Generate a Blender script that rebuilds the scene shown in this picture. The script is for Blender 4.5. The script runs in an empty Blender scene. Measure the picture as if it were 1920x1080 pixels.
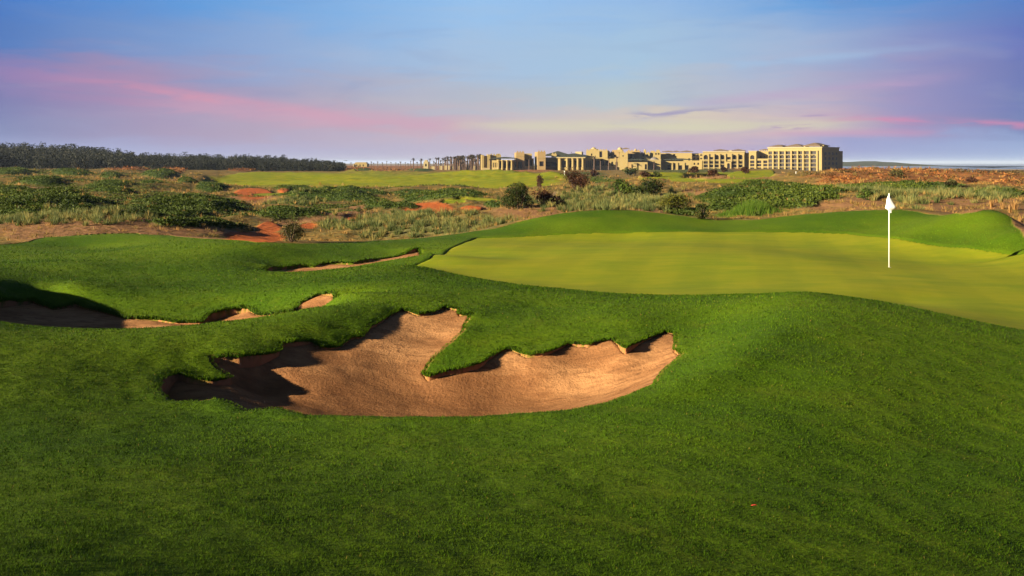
import bpy, math, random
import numpy as np
R = math.radians
rng = np.random.default_rng(7)
random.seed(7)
scene = bpy.context.scene
COL = scene.collection

# ------------------------------------------------------------------ camera, sky, sun, exposure
F, HV, ZC, CU = 1700.0, 305.0, 3.0, 960.0        # focal length and horizon of the 1920-wide photograph, eye height
cam = bpy.data.cameras.new("camera")
cam.lens = 36.0 * F / 1920.0
cam.shift_y = -(540.0 - HV) / 1920.0
cam.clip_start, cam.clip_end = 0.1, 40000
camera = bpy.data.objects.new("camera", cam); COL.objects.link(camera)
camera.location = (0, 0, ZC); camera.rotation_euler = (R(90), 0, 0)
scene.camera = camera

EXPO = 1.85
SUN_EL, SUN_BACK = 16.0, 29.0                    # degrees: height of the sun, and how far behind the viewer's left
scene.view_settings.view_transform = 'Standard'
scene.view_settings.look = 'None'
scene.view_settings.exposure = EXPO
scene.view_settings.gamma = 1.0
ts = (-math.cos(R(SUN_BACK)) * math.cos(R(SUN_EL)), -math.sin(R(SUN_BACK)) * math.cos(R(SUN_EL)), math.sin(R(SUN_EL)))
sl = bpy.data.lights.new("sun", 'SUN'); sl.energy = 5.0; sl.angle = R(0.5); sl.color = (1.0, 0.82, 0.54)
sun = bpy.data.objects.new("sun", sl); COL.objects.link(sun)
from mathutils import Vector
sun.rotation_euler = Vector(ts).to_track_quat('Z', 'Y').to_euler()

def lin(c):
    return tuple(((x / 255.0) / 12.92 if x <= 10 else ((x / 255.0 + 0.055) / 1.055) ** 2.4) for x in c)

class NT:
    """small helper round a node tree"""
    def __init__(s, tree): s.t = tree; s.n = tree.nodes; s.l = tree.links
    def new(s, typ, **kw):
        n = s.n.new(typ)
        for k, v in kw.items(): setattr(n, k, v)
        return n
    def put(s, sock, v):
        if isinstance(v, bpy.types.NodeSocket): s.l.new(v, sock)
        else: sock.default_value = v
    def math(s, op, a, b=0.0, c=None, clamp=False):
        n = s.new('ShaderNodeMath', operation=op); n.use_clamp = clamp
        s.put(n.inputs[0], a); s.put(n.inputs[1], b)
        if c is not None: s.put(n.inputs[2], c)
        return n.outputs[0]
    def mix(s, fac, a, b, mode='MIX'):
        n = s.new('ShaderNodeMix', data_type='RGBA', blend_type=mode); n.clamp_factor = True
        s.put(n.inputs[0], fac)
        for i, v in ((6, a), (7, b)):
            if isinstance(v, tuple) and len(v) == 3: v = v + (1.0,)
            s.put(n.inputs[i], v)
        return n.outputs[2]
    def ramp(s, fac, stops, interp='LINEAR'):
        n = s.new('ShaderNodeValToRGB'); cr = n.color_ramp; cr.interpolation = interp
        full = [(p, (c, c, c, 1) if isinstance(c, (int, float)) else tuple(c) + (1,)) for p, c in stops]
        cr.elements[0].position = full[0][0]; cr.elements[0].color = full[0][1]
        cr.elements[1].position = full[-1][0]; cr.elements[1].color = full[-1][1]
        for p, c in full[1:-1]:
            e = cr.elements.new(p); e.color = c
        s.put(n.inputs[0], fac)
        return n.outputs[0]
    def smooth(s, x, a, b, lo=0.0, hi=1.0):
        n = s.new('ShaderNodeMapRange', interpolation_type='SMOOTHSTEP')
        s.put(n.inputs[0], x); n.inputs[1].default_value = a; n.inputs[2].default_value = b
        n.inputs[3].default_value = lo; n.inputs[4].default_value = hi
        return n.outputs[0]
    def noise(s, vec, scale, detail=4, rough=0.55, dist=0.0):
        n = s.new('ShaderNodeTexNoise'); s.put(n.inputs['Vector'], vec)
        n.inputs['Scale'].default_value = scale; n.inputs['Detail'].default_value = detail
        n.inputs['Roughness'].default_value = rough; n.inputs['Distortion'].default_value = dist
        return n.outputs[0]
    def scalev(s, vec, sc):
        n = s.new('ShaderNodeMapping'); s.put(n.inputs['Vector'], vec); n.inputs['Scale'].default_value = sc
        return n.outputs[0]

world = bpy.data.worlds.new("World"); scene.world = world; world.use_nodes = True
def build_world():
    w = NT(world.node_tree)
    for n in list(w.n): w.n.remove(n)
    out = w.new('ShaderNodeOutputWorld'); bg = w.new('ShaderNodeBackground')
    sky = w.new('ShaderNodeTexSky'); sky.sky_type = 'NISHITA'; sky.sun_disc = False
    sky.sun_elevation = R(SUN_EL)
    sky.sun_rotation = math.atan2(ts[0], ts[1])
    sky.air_density = 1.0; sky.dust_density = 0.6; sky.ozone_density = 2.0
    tc = w.new('ShaderNodeTexCoord'); sep = w.new('ShaderNodeSeparateXYZ')
    w.l.new(tc.outputs['Generated'], sep.inputs[0])
    x, y, z = sep.outputs
    az = w.math('ARCTAN2', x, y)                                   # compass angle
    hor = w.math('SQRT', w.math('ADD', w.math('MULTIPLY', x, x), w.math('MULTIPLY', y, y)))
    el = w.math('DIVIDE', z, w.math('MAXIMUM', hor, 0.02))         # tangent of the height above the horizon
    cmb = w.new('ShaderNodeCombineXYZ'); w.l.new(az, cmb.inputs[0]); w.l.new(el, cmb.inputs[1])
    p = cmb.outputs[0]
    n1 = w.noise(w.scalev(p, (2.6, 14, 1)), 1.0, 5, 0.55, 0.6)
    n2 = w.noise(w.scalev(p, (9, 75, 1)), 1.0, 5, 0.6, 0.9)
    n3 = w.noise(w.scalev(p, (22, 190, 1)), 1.0, 4, 0.6, 0.4)
    d = w.math('ADD', w.math('MULTIPLY', w.math('SUBTRACT', n1, 0.5), 0.095), w.math('MULTIPLY', w.math('SUBTRACT', n2, 0.5), 0.05))
    amp = w.smooth(el, 0.0, 0.05, 0.1, 1.0)
    e2 = w.math('ADD', el, w.math('MULTIPLY', d, amp))
    a01 = w.math('ADD', w.math('MULTIPLY', az, 0.87), 0.5, clamp=True)   # 0..1 across about 66 degrees
    def pos(u): return min(max(0.5 + 0.87 * math.atan((u - CU) / F), 0), 1)
    rows = [  # height (tangent), colours across the compass
        (-0.01, [(0, (150, 160, 200)), (700, (176, 172, 200)), (1300, (180, 172, 198)), (1650, (160, 178, 212)), (1920, (165, 190, 222))]),
        (0.012, [(0, (152, 162, 203)), (400, (168, 168, 204)), (700, (180, 174, 201)), (1000, (196, 180, 196)), (1350, (188, 166, 192)), (1600, (152, 158, 203)), (1920, (148, 168, 210))]),
        (0.040, [(0, (130, 138, 182)), (300, (166, 152, 184)), (600, (186, 168, 188)), (1000, (204, 190, 192)), (1300, (212, 200, 184)), (1520, (206, 182, 190)), (1700, (160, 144, 186)), (1920, (114, 128, 180))]),
        (0.075, [(0, (126, 126, 176)), (250, (164, 144, 180)), (480, (162, 160, 192)), (800, (178, 182, 200)), (1150, (182, 198, 206)), (1450, (180, 182, 204)), (1700, (152, 148, 192)), (1920, (110, 122, 182))]),
        (0.115, [(0, (84, 124, 190)), (480, (140, 168, 212)), (850, (166, 192, 222)), (1200, (166, 196, 222)), (1500, (158, 180, 214)), (1750, (130, 146, 198)), (1920, (98, 118, 188))]),
        (0.185, [(0, (62, 124, 204)), (420, (100, 160, 222)), (900, (152, 194, 236)), (1250, (146, 184, 228)), (1500, (98, 158, 220)), (1920, (84, 130, 198))]),
        (0.32, [(0, (48, 98, 186)), (960, (96, 148, 212)), (1920, (60, 106, 180))]),
    ]
    cur = None
    for i, (h, st) in enumerate(rows):
        c = w.ramp(a01, [(pos(u), lin(q)) for u, q in st], 'EASE' if False else 'LINEAR')
        cur = c if cur is None else w.mix(w.smooth(e2, rows[i - 1][0], h), cur, c)
    def band(u0, v0, u1, v1, hw, colr, amount, noise_lo=0.42, noise_hi=0.62, tex=None, end=0.05):
        nonlocal cur
        a0, a1 = math.atan((u0 - CU) / F), math.atan((u1 - CU) / F)
        t0, t1 = (HV - v0) / F, (HV - v1) / F
        k = (t1 - t0) / (a1 - a0)
        line = w.math('ADD', w.math('MULTIPLY', w.math('SUBTRACT', az, a0), k), t0)
        dd = w.math('ABSOLUTE', w.math('SUBTRACT', w.math('ADD', el, w.math('MULTIPLY', w.math('SUBTRACT', n2, 0.5), hw / F * 1.5)), line))
        m = w.smooth(dd, 0.0, hw / F, 1.0, 0.0)
        m = w.math('MULTIPLY', m, w.smooth(az, a0 - end, a0 + end))
        m = w.math('MULTIPLY', m, w.smooth(az, a1 - end, a1 + end, 1.0, 0.0))
        m = w.math('MULTIPLY', m, w.smooth(tex if tex is not None else n2, noise_lo, noise_hi))
        m = w.math('MULTIPLY', m, amount * .75)
        cur = w.mix(m, cur, lin(colr) + (1,))
    band(-200, 140, 420, 198, 44, (188, 132, 172), 0.55, 0.15, 0.6, None, 0.12)
    band(230, 172, 620, 216, 15, (230, 150, 170), 0.9, 0.3, 0.6, None, 0.11)
    band(380, 212, 1000, 236, 22, (204, 164, 188), 0.7, 0.25, 0.6, None, 0.1)
    band(300, 200, 900, 245, 34, (206, 160, 182), 0.75, 0.2, 0.6)
    band(700, 262, 1500, 262, 14, (206, 176, 188), 0.6, 0.2, 0.6)
    band(600, 186, 960, 192, 14, (186, 186, 196), 0.5, 0.3, 0.6)
    band(880, 236, 1600, 238, 17, (214, 212, 178), 0.85, 0.2, 0.5)
    band(1080, 140, 1760, 108, 12, (164, 194, 226), 0.7, 0.3, 0.6)
    band(1300, 195, 1760, 162, 16, (196, 160, 194), 0.6, 0.3, 0.6)
    band(1560, 225, 1990, 246, 11, (226, 136, 172), 0.9, 0.35, 0.6)
    band(1420, 250, 1780, 252, 12, (208, 150, 184), 0.6, 0.3, 0.6)
    band(1640, 100, 1990, 118, 40, (132, 118, 180), 0.5, 0.3, 0.7)
    band(1180, 216, 1420, 206, 10, (150, 140, 186), 0.9, 0.44, 0.56, None, 0.02)
    band(1440, 243, 1520, 240, 7, (172, 138, 184), 0.9, 0.4, 0.55, n3, 0.012)
    band(1505, 222, 1550, 221, 3, (160, 140, 186), 0.7, 0.3, 0.5, n3, 0.008)
    n4 = w.noise(w.scalev(p, (4, 26, 1)), 1.0, 6, 0.55, 1.0)
    cur = w.mix(w.math('MULTIPLY', w.smooth(n4, .52, .72), w.math('MULTIPLY', w.smooth(el, .02, .06, 0, .12), w.smooth(el, .10, .15, 1.0, .25))), cur, lin((196, 200, 214)) + (1,))
    cur = w.mix(w.math('MULTIPLY', w.smooth(n4, .48, .30), w.smooth(el, .02, .06, 0, .15)), cur, lin((120, 132, 180)) + (1,))
    sc = w.new('ShaderNodeVectorMath', operation='SCALE'); w.l.new(cur, sc.inputs[0]); sc.inputs['Scale'].default_value = 2.0 ** -EXPO
    sk = w.new('ShaderNodeVectorMath', operation='SCALE'); w.l.new(sky.outputs[0], sk.inputs[0]); sk.inputs['Scale'].default_value = 0.022 * 2.0 ** (1.0 - EXPO)
    up = w.smooth(el, 0.2, 0.55)
    fin = w.mix(up, sc.outputs[0], sk.outputs[0])
    w.l.new(fin, bg.inputs[0]); bg.inputs[1].default_value = 1.0
    w.l.new(bg.outputs[0], out.inputs[0])
build_world()

# ------------------------------------------------------------------ general helpers
def tag(o, label=None, cat=None, group=None, kind=None):
    if label: o['label'] = label
    if cat: o['category'] = cat
    if group: o['group'] = group
    if kind: o['kind'] = kind
    return o

def mesh_np(name, V, Fc, mat=None, parent=None, smooth=False, attrs=None):
    V = np.asarray(V, dtype=np.float32); Fc = np.asarray(Fc, dtype=np.int32)
    me = bpy.data.meshes.new(name)
    k = Fc.shape[1]
    me.vertices.add(len(V)); me.vertices.foreach_set('co', V.ravel())
    me.loops.add(Fc.size); me.loops.foreach_set('vertex_index', Fc.ravel())
    me.polygons.add(len(Fc)); me.polygons.foreach_set('loop_start', np.arange(0, Fc.size, k, dtype=np.int32))
    me.update(calc_edges=True)
    if smooth: me.polygons.foreach_set('use_smooth', np.ones(len(Fc), dtype=bool))
    for an, (typ, data) in (attrs or {}).items():
        a = me.attributes.new(an, typ, 'POINT')
        a.data.foreach_set({'FLOAT': 'value', 'FLOAT_COLOR': 'color', 'FLOAT_VECTOR': 'vector'}[typ], np.asarray(data, dtype=np.float32).ravel())
    if mat: me.materials.append(mat)
    o = bpy.data.objects.new(name, me); COL.objects.link(o)
    if parent: o.parent = parent
    return o

class MB:
    """collects polygons for one mesh"""
    def __init__(s): s.v = []; s.f = []
    def quad(s, *p):
        i = len(s.v); s.v += [tuple(q) for q in p]; s.f.append(tuple(range(i, i + len(p))))
    def box(s, x0, x1, y0, y1, z0, z1):
        i = len(s.v)
        s.v += [(x0, y0, z0), (x1, y0, z0), (x1, y1, z0), (x0, y1, z0), (x0, y0, z1), (x1, y0, z1), (x1, y1, z1), (x0, y1, z1)]
        for q in ((0, 3, 2, 1), (4, 5, 6, 7), (0, 1, 5, 4), (1, 2, 6, 5), (2, 3, 7, 6), (3, 0, 4, 7)): s.f.append(tuple(i + k for k in q))
    def prism(s, pts, y0, y1):
        """pts: outline in x, z (counter-clockwise from the front); extruded along y"""
        n = len(pts); i = len(s.v)
        s.v += [(x, y0, z) for x, z in pts] + [(x, y1, z) for x, z in pts]
        s.f.append(tuple(range(i, i + n))); s.f.append(tuple(range(i + 2 * n - 1, i + n - 1, -1)))
        for k in range(n): s.f.append((i + k, i + n + k, i + n + (k + 1) % n, i + (k + 1) % n))
    def hip(s, x0, x1, y0, y1, z0, z1, inset=None):
        w, dd = x1 - x0, y1 - y0
        k = min(w, dd) / 2 * 0.92 if inset is None else inset
        i = len(s.v)
        s.v += [(x0, y0, z0), (x1, y0, z0), (x1, y1, z0), (x0, y1, z0), (x0 + k, y0 + k, z1), (x1 - k, y0 + k, z1), (x1 - k, y1 - k, z1), (x0 + k, y1 - k, z1)]
        for q in ((0, 3, 2, 1), (4, 5, 6, 7), (0, 1, 5, 4), (1, 2, 6, 5), (2, 3, 7, 6), (3, 0, 4, 7)): s.f.append(tuple(i + k2 for k2 in q))
    def lathe(s, prof, c=(0, 0, 0), n=14):
        i = len(s.v)
        for r, z in prof:
            for k in range(n):
                a = 2 * math.pi * k / n
                s.v.append((c[0] + r * math.cos(a), c[1] + r * math.sin(a), c[2] + z))
        for j in range(len(prof) - 1):
            for k in range(n):
                s.f.append((i + j * n + k, i + j * n + (k + 1) % n, i + (j + 1) * n + (k + 1) % n, i + (j + 1) * n + k))
        s.f.append(tuple(i + k for k in range(n - 1, -1, -1)))
        s.f.append(tuple(i + (len(prof) - 1) * n + k for k in range(n)))
    def tube(s, pts, rad, n=6):
        i = len(s.v)
        for j, p in enumerate(pts):
            a = Vector(pts[max(j - 1, 0)]); b = Vector(pts[min(j + 1, len(pts) - 1)])
            t = (b - a).normalized(); u = t.orthogonal().normalized(); w = t.cross(u)
            r = rad[j] if isinstance(rad, (list, tuple)) else rad
            for k in range(n):
                an = 2 * math.pi * k / n
                s.v.append(tuple(Vector(p) + u * (r * math.cos(an)) + w * (r * math.sin(an))))
        for j in range(len(pts) - 1):
            for k in range(n):
                s.f.append((i + j * n + k, i + j * n + (k + 1) % n, i + (j + 1) * n + (k + 1) % n, i + (j + 1) * n + k))
        s.f.append(tuple(i + k for k in range(n - 1, -1, -1))); s.f.append(tuple(i + (len(pts) - 1) * n + k for k in range(n)))
    def build(s, name, mat, parent=None, smooth=False):
        me = bpy.data.meshes.new(name); me.from_pydata(s.v, [], s.f); me.update()
        if smooth: me.polygons.foreach_set('use_smooth', [True] * len(me.polygons))
        me.materials.append(mat)
        o = bpy.data.objects.new(name, me); COL.objects.link(o)
        if parent: o.parent = parent
        return o

def empty(name, loc, rz=0.0):
    o = bpy.data.objects.new(name, None); COL.objects.link(o)
    o.location = loc; o.rotation_euler = (0, 0, rz); o.empty_display_size = 0.3
    return o

def copy_tree(o, parent=None):
    c = o.copy(); COL.objects.link(c)
    if parent: c.parent = parent
    for ch in [q for q in bpy.data.objects if q.parent == o and q != c]: copy_tree(ch, c)
    return c

# value noise on arrays (for shapes)
_perm = rng.permutation(4096).astype(np.int64)
def vnoise(x, y, seed=0):
    xi = np.floor(x).astype(np.int64); yi = np.floor(y).astype(np.int64)
    fx = x - xi; fy = y - yi
    fx = fx * fx * (3 - 2 * fx); fy = fy * fy * (3 - 2 * fy)
    def h(a, b): return _perm[(_perm[(a + seed * 131) & 4095] + b) & 4095] / 4095.0
    return (h(xi, yi) * (1 - fx) + h(xi + 1, yi) * fx) * (1 - fy) + (h(xi, yi + 1) * (1 - fx) + h(xi + 1, yi + 1) * fx) * fy
def fbm(x, y, o=4, seed=0):
    s = 0; a = 0.5; t = 0
    for i in range(o):
        s = s + a * vnoise(x * 2 ** i, y * 2 ** i, seed + i); t += a; a *= 0.5
    return s / t
def sstep(x, a, b):
    t = np.clip((x - a) / (b - a), 0, 1); return t * t * (3 - 2 * t)

# ------------------------------------------------------------------ materials
def base_mat(name):
    m = bpy.data.materials.new(name); m.use_nodes = True
    t = NT(m.node_tree); b = m.node_tree.nodes['Principled BSDF']
    b.inputs['Roughness'].default_value = 0.9
    b.inputs['Specular IOR Level'].default_value = 0.15
    return m, t, b

def obj_coords(t):
    return t.new('ShaderNodeTexCoord').outputs['Object']

def plain(name, c, var=0.15, scale=2.0, rough=0.85, spec=0.2, bump=0.0):
    m, t, b = base_mat(name)
    n = t.noise(obj_coords(t), scale, 5)
    col = t.mix(n, tuple(x * (1 - var) for x in c), tuple(min(x * (1 + var), 1) for x in c))
    t.l.new(col, b.inputs['Base Color']); b.inputs['Roughness'].default_value = rough
    b.inputs['Specular IOR Level'].default_value = spec
    if bump:
        bp = t.new('ShaderNodeBump'); bp.inputs['Strength'].default_value = bump; t.l.new(n, bp.inputs['Height']); t.l.new(bp.outputs[0], b.inputs['Normal'])
    return m

def leaf_mat(name, stops, transl=0.3, ground_normal=0.0):
    """leaf colours picked by the per-leaf attribute 'tone'"""
    m, t, b = base_mat(name)
    at = t.new('ShaderNodeAttribute', attribute_name='tone')
    c = t.ramp(at.outputs['Fac'], stops)
    t.l.new(c, b.inputs['Base Color']); b.inputs['Roughness'].default_value = 0.6
    tr = t.new('ShaderNodeBsdfTranslucent'); t.l.new(c, tr.inputs[0])
    mx = t.new('ShaderNodeMixShader'); mx.inputs[0].default_value = transl
    out = m.node_tree.nodes['Material Output']
    if ground_normal:
        na = t.new('ShaderNodeAttribute', attribute_name='lie')
        g = t.new('ShaderNodeNewGeometry')
        vm = t.new('ShaderNodeMix', data_type='VECTOR'); vm.inputs[0].default_value = ground_normal
        t.l.new(g.outputs['Normal'], vm.inputs[4]); t.l.new(na.outputs['Vector'], vm.inputs[5])
        nn = t.new('ShaderNodeVectorMath', operation='NORMALIZE'); t.l.new(vm.outputs[1], nn.inputs[0])
        t.l.new(nn.outputs[0], b.inputs['Normal']); t.l.new(nn.outputs[0], tr.inputs['Normal'])
    t.l.new(b.outputs[0], mx.inputs[1]); t.l.new(tr.outputs[0], mx.inputs[2]); t.l.new(mx.outputs[0], out.inputs[0])
    return m

# ------------------------------------------------------------------ terrain: surveyed heights
def at(u, v, z):
    """surveyed spot: bearing u, dip v and height z -> ground position"""
    Y = (ZC - z) * F / (v - HV)
    return ((u - CU) * Y / F, Y, z)

SPOTS = [
 # slope in front of the camera
 (-200,1080,1.45),(0,1080,1.4),(480,1080,1.22),(960,1080,1.03),(1440,1080,.83),(1920,1080,.58),(2150,1080,.38),
 (0,1500,1.5),(960,1500,1.22),(1920,1500,.85),
 (0,950,1.12),(480,950,1.0),(960,950,.84),(1440,950,.66),(1920,950,.40),
 (0,860,.86),(300,850,.78),(650,850,.6),(960,850,.62),(1300,850,.60),(1600,850,.44),(1920,850,.24),
 (150,790,.58),(650,805,.5),(1000,800,.5),(1150,790,.55),(1400,780,.54),(1650,770,.42),(1920,760,.2),
 # ridge right of the big bunker and the slope beyond it
 (1480,585,.69),(1455,625,.71),(1400,670,.68),(1330,708,.63),(1250,732,.57),
 (1492,640,.64),(1438,690,.61),(1365,728,.56),(1280,748,.53),(1560,640,.61),(1560,700,.56),(1700,650,.50),(1750,700,.40),(1920,690,.26),
 (1500,549,.70),(1400,553,.46),(1600,566,.64),(1750,597,.48),(1920,636,.3),(2100,672,.15),
 # bank between the bunker and the green
 (1300,600,.37),(1345,640,.45),(1200,600,.40),(1050,610,.32),(950,620,.3),(1000,575,.35),(900,560,.45),(1150,575,.4),
 (900,530,.4),(1000,545,.4),(1100,553,.4),(1250,560,.42),
 # green
 (775,498,.15),(850,512,.15),(940,528,.17),(1050,541,.18),(1150,549,.18),(1250,553,.2),(1400,550,.2),
 (900,480,.1),(1100,500,.15),(1300,500,.15),(1100,460,.15),(1300,460,.2),(1500,480,.2),(1500,520,.15),
 (1650,500,.1),(1650,540,.17),(1700,566,.06),(1800,520,.05),(1800,572,.08),(1920,603,.04),(1900,540,.02),(1900,490,.05),
 (890,444,.05),(1040,439,.1),(1150,434,.15),(1300,433,.2),(1500,433,.2),(1620,440,.2),(1750,455,.2),(1850,466,.2),(1920,473,.15),
 # mounds behind the green
 (930,428,.2),(1000,410,.55),(1060,398,.75),(1130,392,.85),(1200,394,.8),(1280,404,.6),(1340,411,.45),(1420,411,.45),
 (1500,402,.65),(1600,394,.85),(1680,392,.95),(1760,402,.85),(1830,397,1.05),(1870,394,1.15),(1890,402,1.1),(1908,435,.7),(1930,465,.3),
 (1130,415,.5),(1340,425,.25),(1680,420,.5),(1800,440,.45),(1860,430,.68),
 # fringe and the ridge between the bunkers
 (890,460,.15),(820,475,.3),(760,497,.35),(700,520,.42),(650,549,.53),(590,576,.58),(520,595,.58),(430,608,.57),(330,616,.58),
 (220,621,.60),(120,622,.62),(50,617,.65),(0,609,.70),(-150,595,.8),
 (200,680,.53),(100,720,.58),(300,660,.52),(200,750,.52),(450,645,.50),(600,610,.52),(700,575,.55),(800,550,.5),
 # back of the left bunker and the lawn behind it
 (100,545,.15),(0,545,.3),(0,528,.4),(130,533,.3),(250,552,.1),(350,560,.05),(450,561,.08),(550,552,.25),(600,540,.38),(650,525,.42),
 (0,515,.38),(150,520,.15),(300,525,.08),(450,530,.12),(550,520,.2),(0,490,.1),(150,495,.24),(300,485,.20),(450,500,.1),
 (300,470,.24),(480,462,.33),(600,458,.17),(700,460,.1),(150,462,-.15),(230,438,.1),(0,457,0),(100,446,.05),(400,447,-.1),(560,456,-.2),
 (700,451,-.1),(830,441,-.05),
 (500,509,.05),(570,510,.05),(650,502,.08),(700,493,.1),(760,484,.12),
 (500,495,.08),(570,488,-.02),(690,479,.1),(780,462,.15),
]
# big bunker rim: bearing, dip, height, drop of the sand below the turf
RIM1 = [(299,721,0.42,0.30),(305,738,0.42,0.30),(322,752,0.42,0.30),(377,753,0.42,0.30),(409,747,0.42,0.30),(445,760,0.43,0.30),(461,769,0.43,0.30),(490,766,0.43,0.30),
 (525,763,0.43,0.30),(548,771,0.44,0.30),(571,777,0.44,0.30),(619,780,.43,0.35),(684,781,.45,0.40),(760,783,.45,0.40),(825,783,.45,0.40),(905,781,.46,0.40),
 (986,774,.47,0.35),(1067,768,.48,0.25),(1131,755,.49,0.05),(1180,740,.46,0.03),(1225,721,0.39,0.03),(1235,705,0.35,0.03),(1244,695,0.33,0.03),(1277,666,0.27,0.03),
 (1265,653,0.28,0.03),(1267,624,0.29,0.03),(1244,621,0.29,0.03),(1222,630,0.28,0.03),(1196,640,.27,0.03),(1173,651,.27,0.03),(1160,643,.27,0.03),
 (1149,634,.27,0.03),(1131,638,.25,0.03),(1105,645,.22,0.03),(1063,642,.21,0.03),(1044,653,.18,0.03),(1018,661,.17,0.03),(989,664,.15,0.03),
 (970,658,.16,0.03),(955,653,.17,0.03),(938,658,.15,0.03),(896,682,.09,0.04),(867,688,.07,0.04),(825,698,.03,0.04),(802,705,.0,0.03),(794,699,.0,0.03),
 (812,669,.12,0.03),(844,643,.22,0.03),(870,619,.32,0.03),(871,609,.3,0.03),(884,585,.42,0.03),(873,590,.4,0.03),(862,588,.41,0.03),(858,579,.43,0.03),
 (831,574,.45,0.03),(821,579,.44,0.03),(810,585,.43,0.03),(784,588,.43,0.03),(755,580,.45,0.03),(732,592,.43,0.03),(709,603,.42,0.04),(690,614,.4,0.05),
 (680,630,.34,0.05),(658,634,.33,0.05),(632,648,.3,0.06),(603,650,.32,0.06),(583,640,.38,0.06),(558,637,0.45,0.06),(532,643,0.43,0.07),(525,658,0.38,0.07),
 (490,664,0.4,0.08),(448,668,0.42,0.08),(394,669,0.43,0.08),(405,686,0.36,0.07),(432,706,0.28,0.05),(402,713,0.29,0.06),(365,709,0.32,0.06),(331,697,0.38,0.08),(310,705,0.4,0.28)]
SAND1 = [(500,725,.0),(450,735,.0),(400,735,.06),(560,715,.09),(590,750,-.05),(650,740,-.08),(790,709,-.05),(815,712,-.06),(850,706,-.03),(1173,658,.21),(620,695,.13),(700,690,.07),(700,652,.22),(665,660,.22),(775,665,.13),(780,625,.25),(760,700,-.02),
 (835,640,.16),(845,610,.28),(720,760,-.19),(800,745,-.24),(800,770,-.26),(880,720,-.13),(880,750,-.25),(950,700,-.06),(950,735,-.24),(1000,745,-.27),(1000,705,-.08),(1000,768,-.28),
 (1100,725,-.17),(1100,685,-.01),(1090,755,-.08),(1150,672,.06),(1150,715,-.08),(1200,690,.03),(1200,665,.11),(1170,735,.02),(1240,660,.18),(1232,692,.09)]
RIM2 = [(-40,585,0.05,0.05),(-10,572,0.05,0.05),(33,568,0.02,0.05),(60,562,0.04,0.05),(100,576,-0.04,0.05),(140,570,-0.02,0.05),(180,580,-0.06,0.04),(210,588,-0.10,0.03),
 (240,597,-0.14,0.03),(258,596,-0.13,0.03),(290,597,-0.14,0.03),(330,604,-0.18,0.03),(378,603,-0.17,0.03),(392,588,-0.10,0.16),(420,581,-0.07,0.16),(450,577,-0.04,0.16),(466,579,-0.04,0.03),
 (486,590,-0.05,0.03),(512,588,0.02,0.03),(545,582,0.13,0.03),(565,567,0.17,0.03),(600,552,0.30,0.03),(625,546,0.41,0.03),(637,553,0.47,0.03)]
RIM3 = [(498,507,-.05,0.07),(520,502,-.08,0.07),(545,499,-.1,0.07),(570,497,-.1,0.07),(590,498,-.11,0.07),(612,492,-.08,0.03),(640,492,-.08,0.03),(660,494,-.09,0.03),(690,491,-.1,0.03),
 (700,486,-.06,0.03),(730,483,-.08,0.03),(760,476,-.04,0.03),(785,468,.02,0.03)]
# spots beyond the crests: bearing, distance, height
FAR = [(0,40,-.6),(230,42,-.5),(560,42,-1.5),(830,46,-1.2),(1130,47,.3),(1340,47,-.2),(1680,46,.5),(1870,40,.4),(1960,34,-.2),
 (200,48,-.1),(0,44,-.35),(400,50,-.7),(470,53,-1.1),(200,55,-.1),(0,50,-.25),(400,58,-.7),(200,75,-.53),(0,70,-.3),(400,80,-.8),(200,110,-.56),
 (0,120,-.2),(200,180,-.2),(0,180,-.1),(200,350,-.2),(0,350,0),(400,130,-1.2),(400,200,-1.7),(400,420,-1.9),(600,62,-1.3),(600,100,-1.5),(600,190,-2.1),(600,420,-2.0),
 (760,52,-1.2),(860,75,-1.3),(860,130,-1.6),(860,230,-2.4),(860,500,-2.1),(1200,62,.2),(1200,95,.15),(1200,200,-.6),(1200,480,-1.8),
 (1000,60,.1),(1000,100,.0),(1000,220,-1.6),(1000,400,-2),(1400,60,.15),(1400,100,.3),(1400,260,-1.7),(1400,450,-2.2),(1600,55,.4),(1600,80,.3),(1600,106,.5),(1600,150,1.15),
 (1600,280,0),(1750,160,.65),(1830,165,-.05),(1750,95,.5),(1750,58,.4),(1900,48,.4),(1900,70,.3),(1900,110,.4),(1900,170,-.45),(1750,300,-1),(1900,300,-1.5),(1500,200,.0),(1500,320,-1.6),
 (-160,17,1.0),(-130,18.3,.85),(-250,16,1.0),(-60,19.8,.45),(-300,17,1.0),
 (-100,700,2),(0,700,2),(150,720,2),(300,700,0),(500,700,-1.5),(700,700,-2.4),(1000,700,-2.7),(1300,700,-2.9),(1560,700,-3.2),(1700,700,-14),(1900,700,-18)]
for u in range(-200, 2200, 300): FAR += [(u, 1600, -3.2 if u < 1500 else -34), (u, 9000, -6 if u < 1500 else -60)]
FAR += [(1900, 420, -9), (1750, 450, -7), (2100, 420, -9)]

pts = [at(*p) for p in SPOTS] + [at(*p[:3]) for p in RIM1] + [((u - CU) * Y / F, Y, z) for u, Y, z in FAR]
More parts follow.
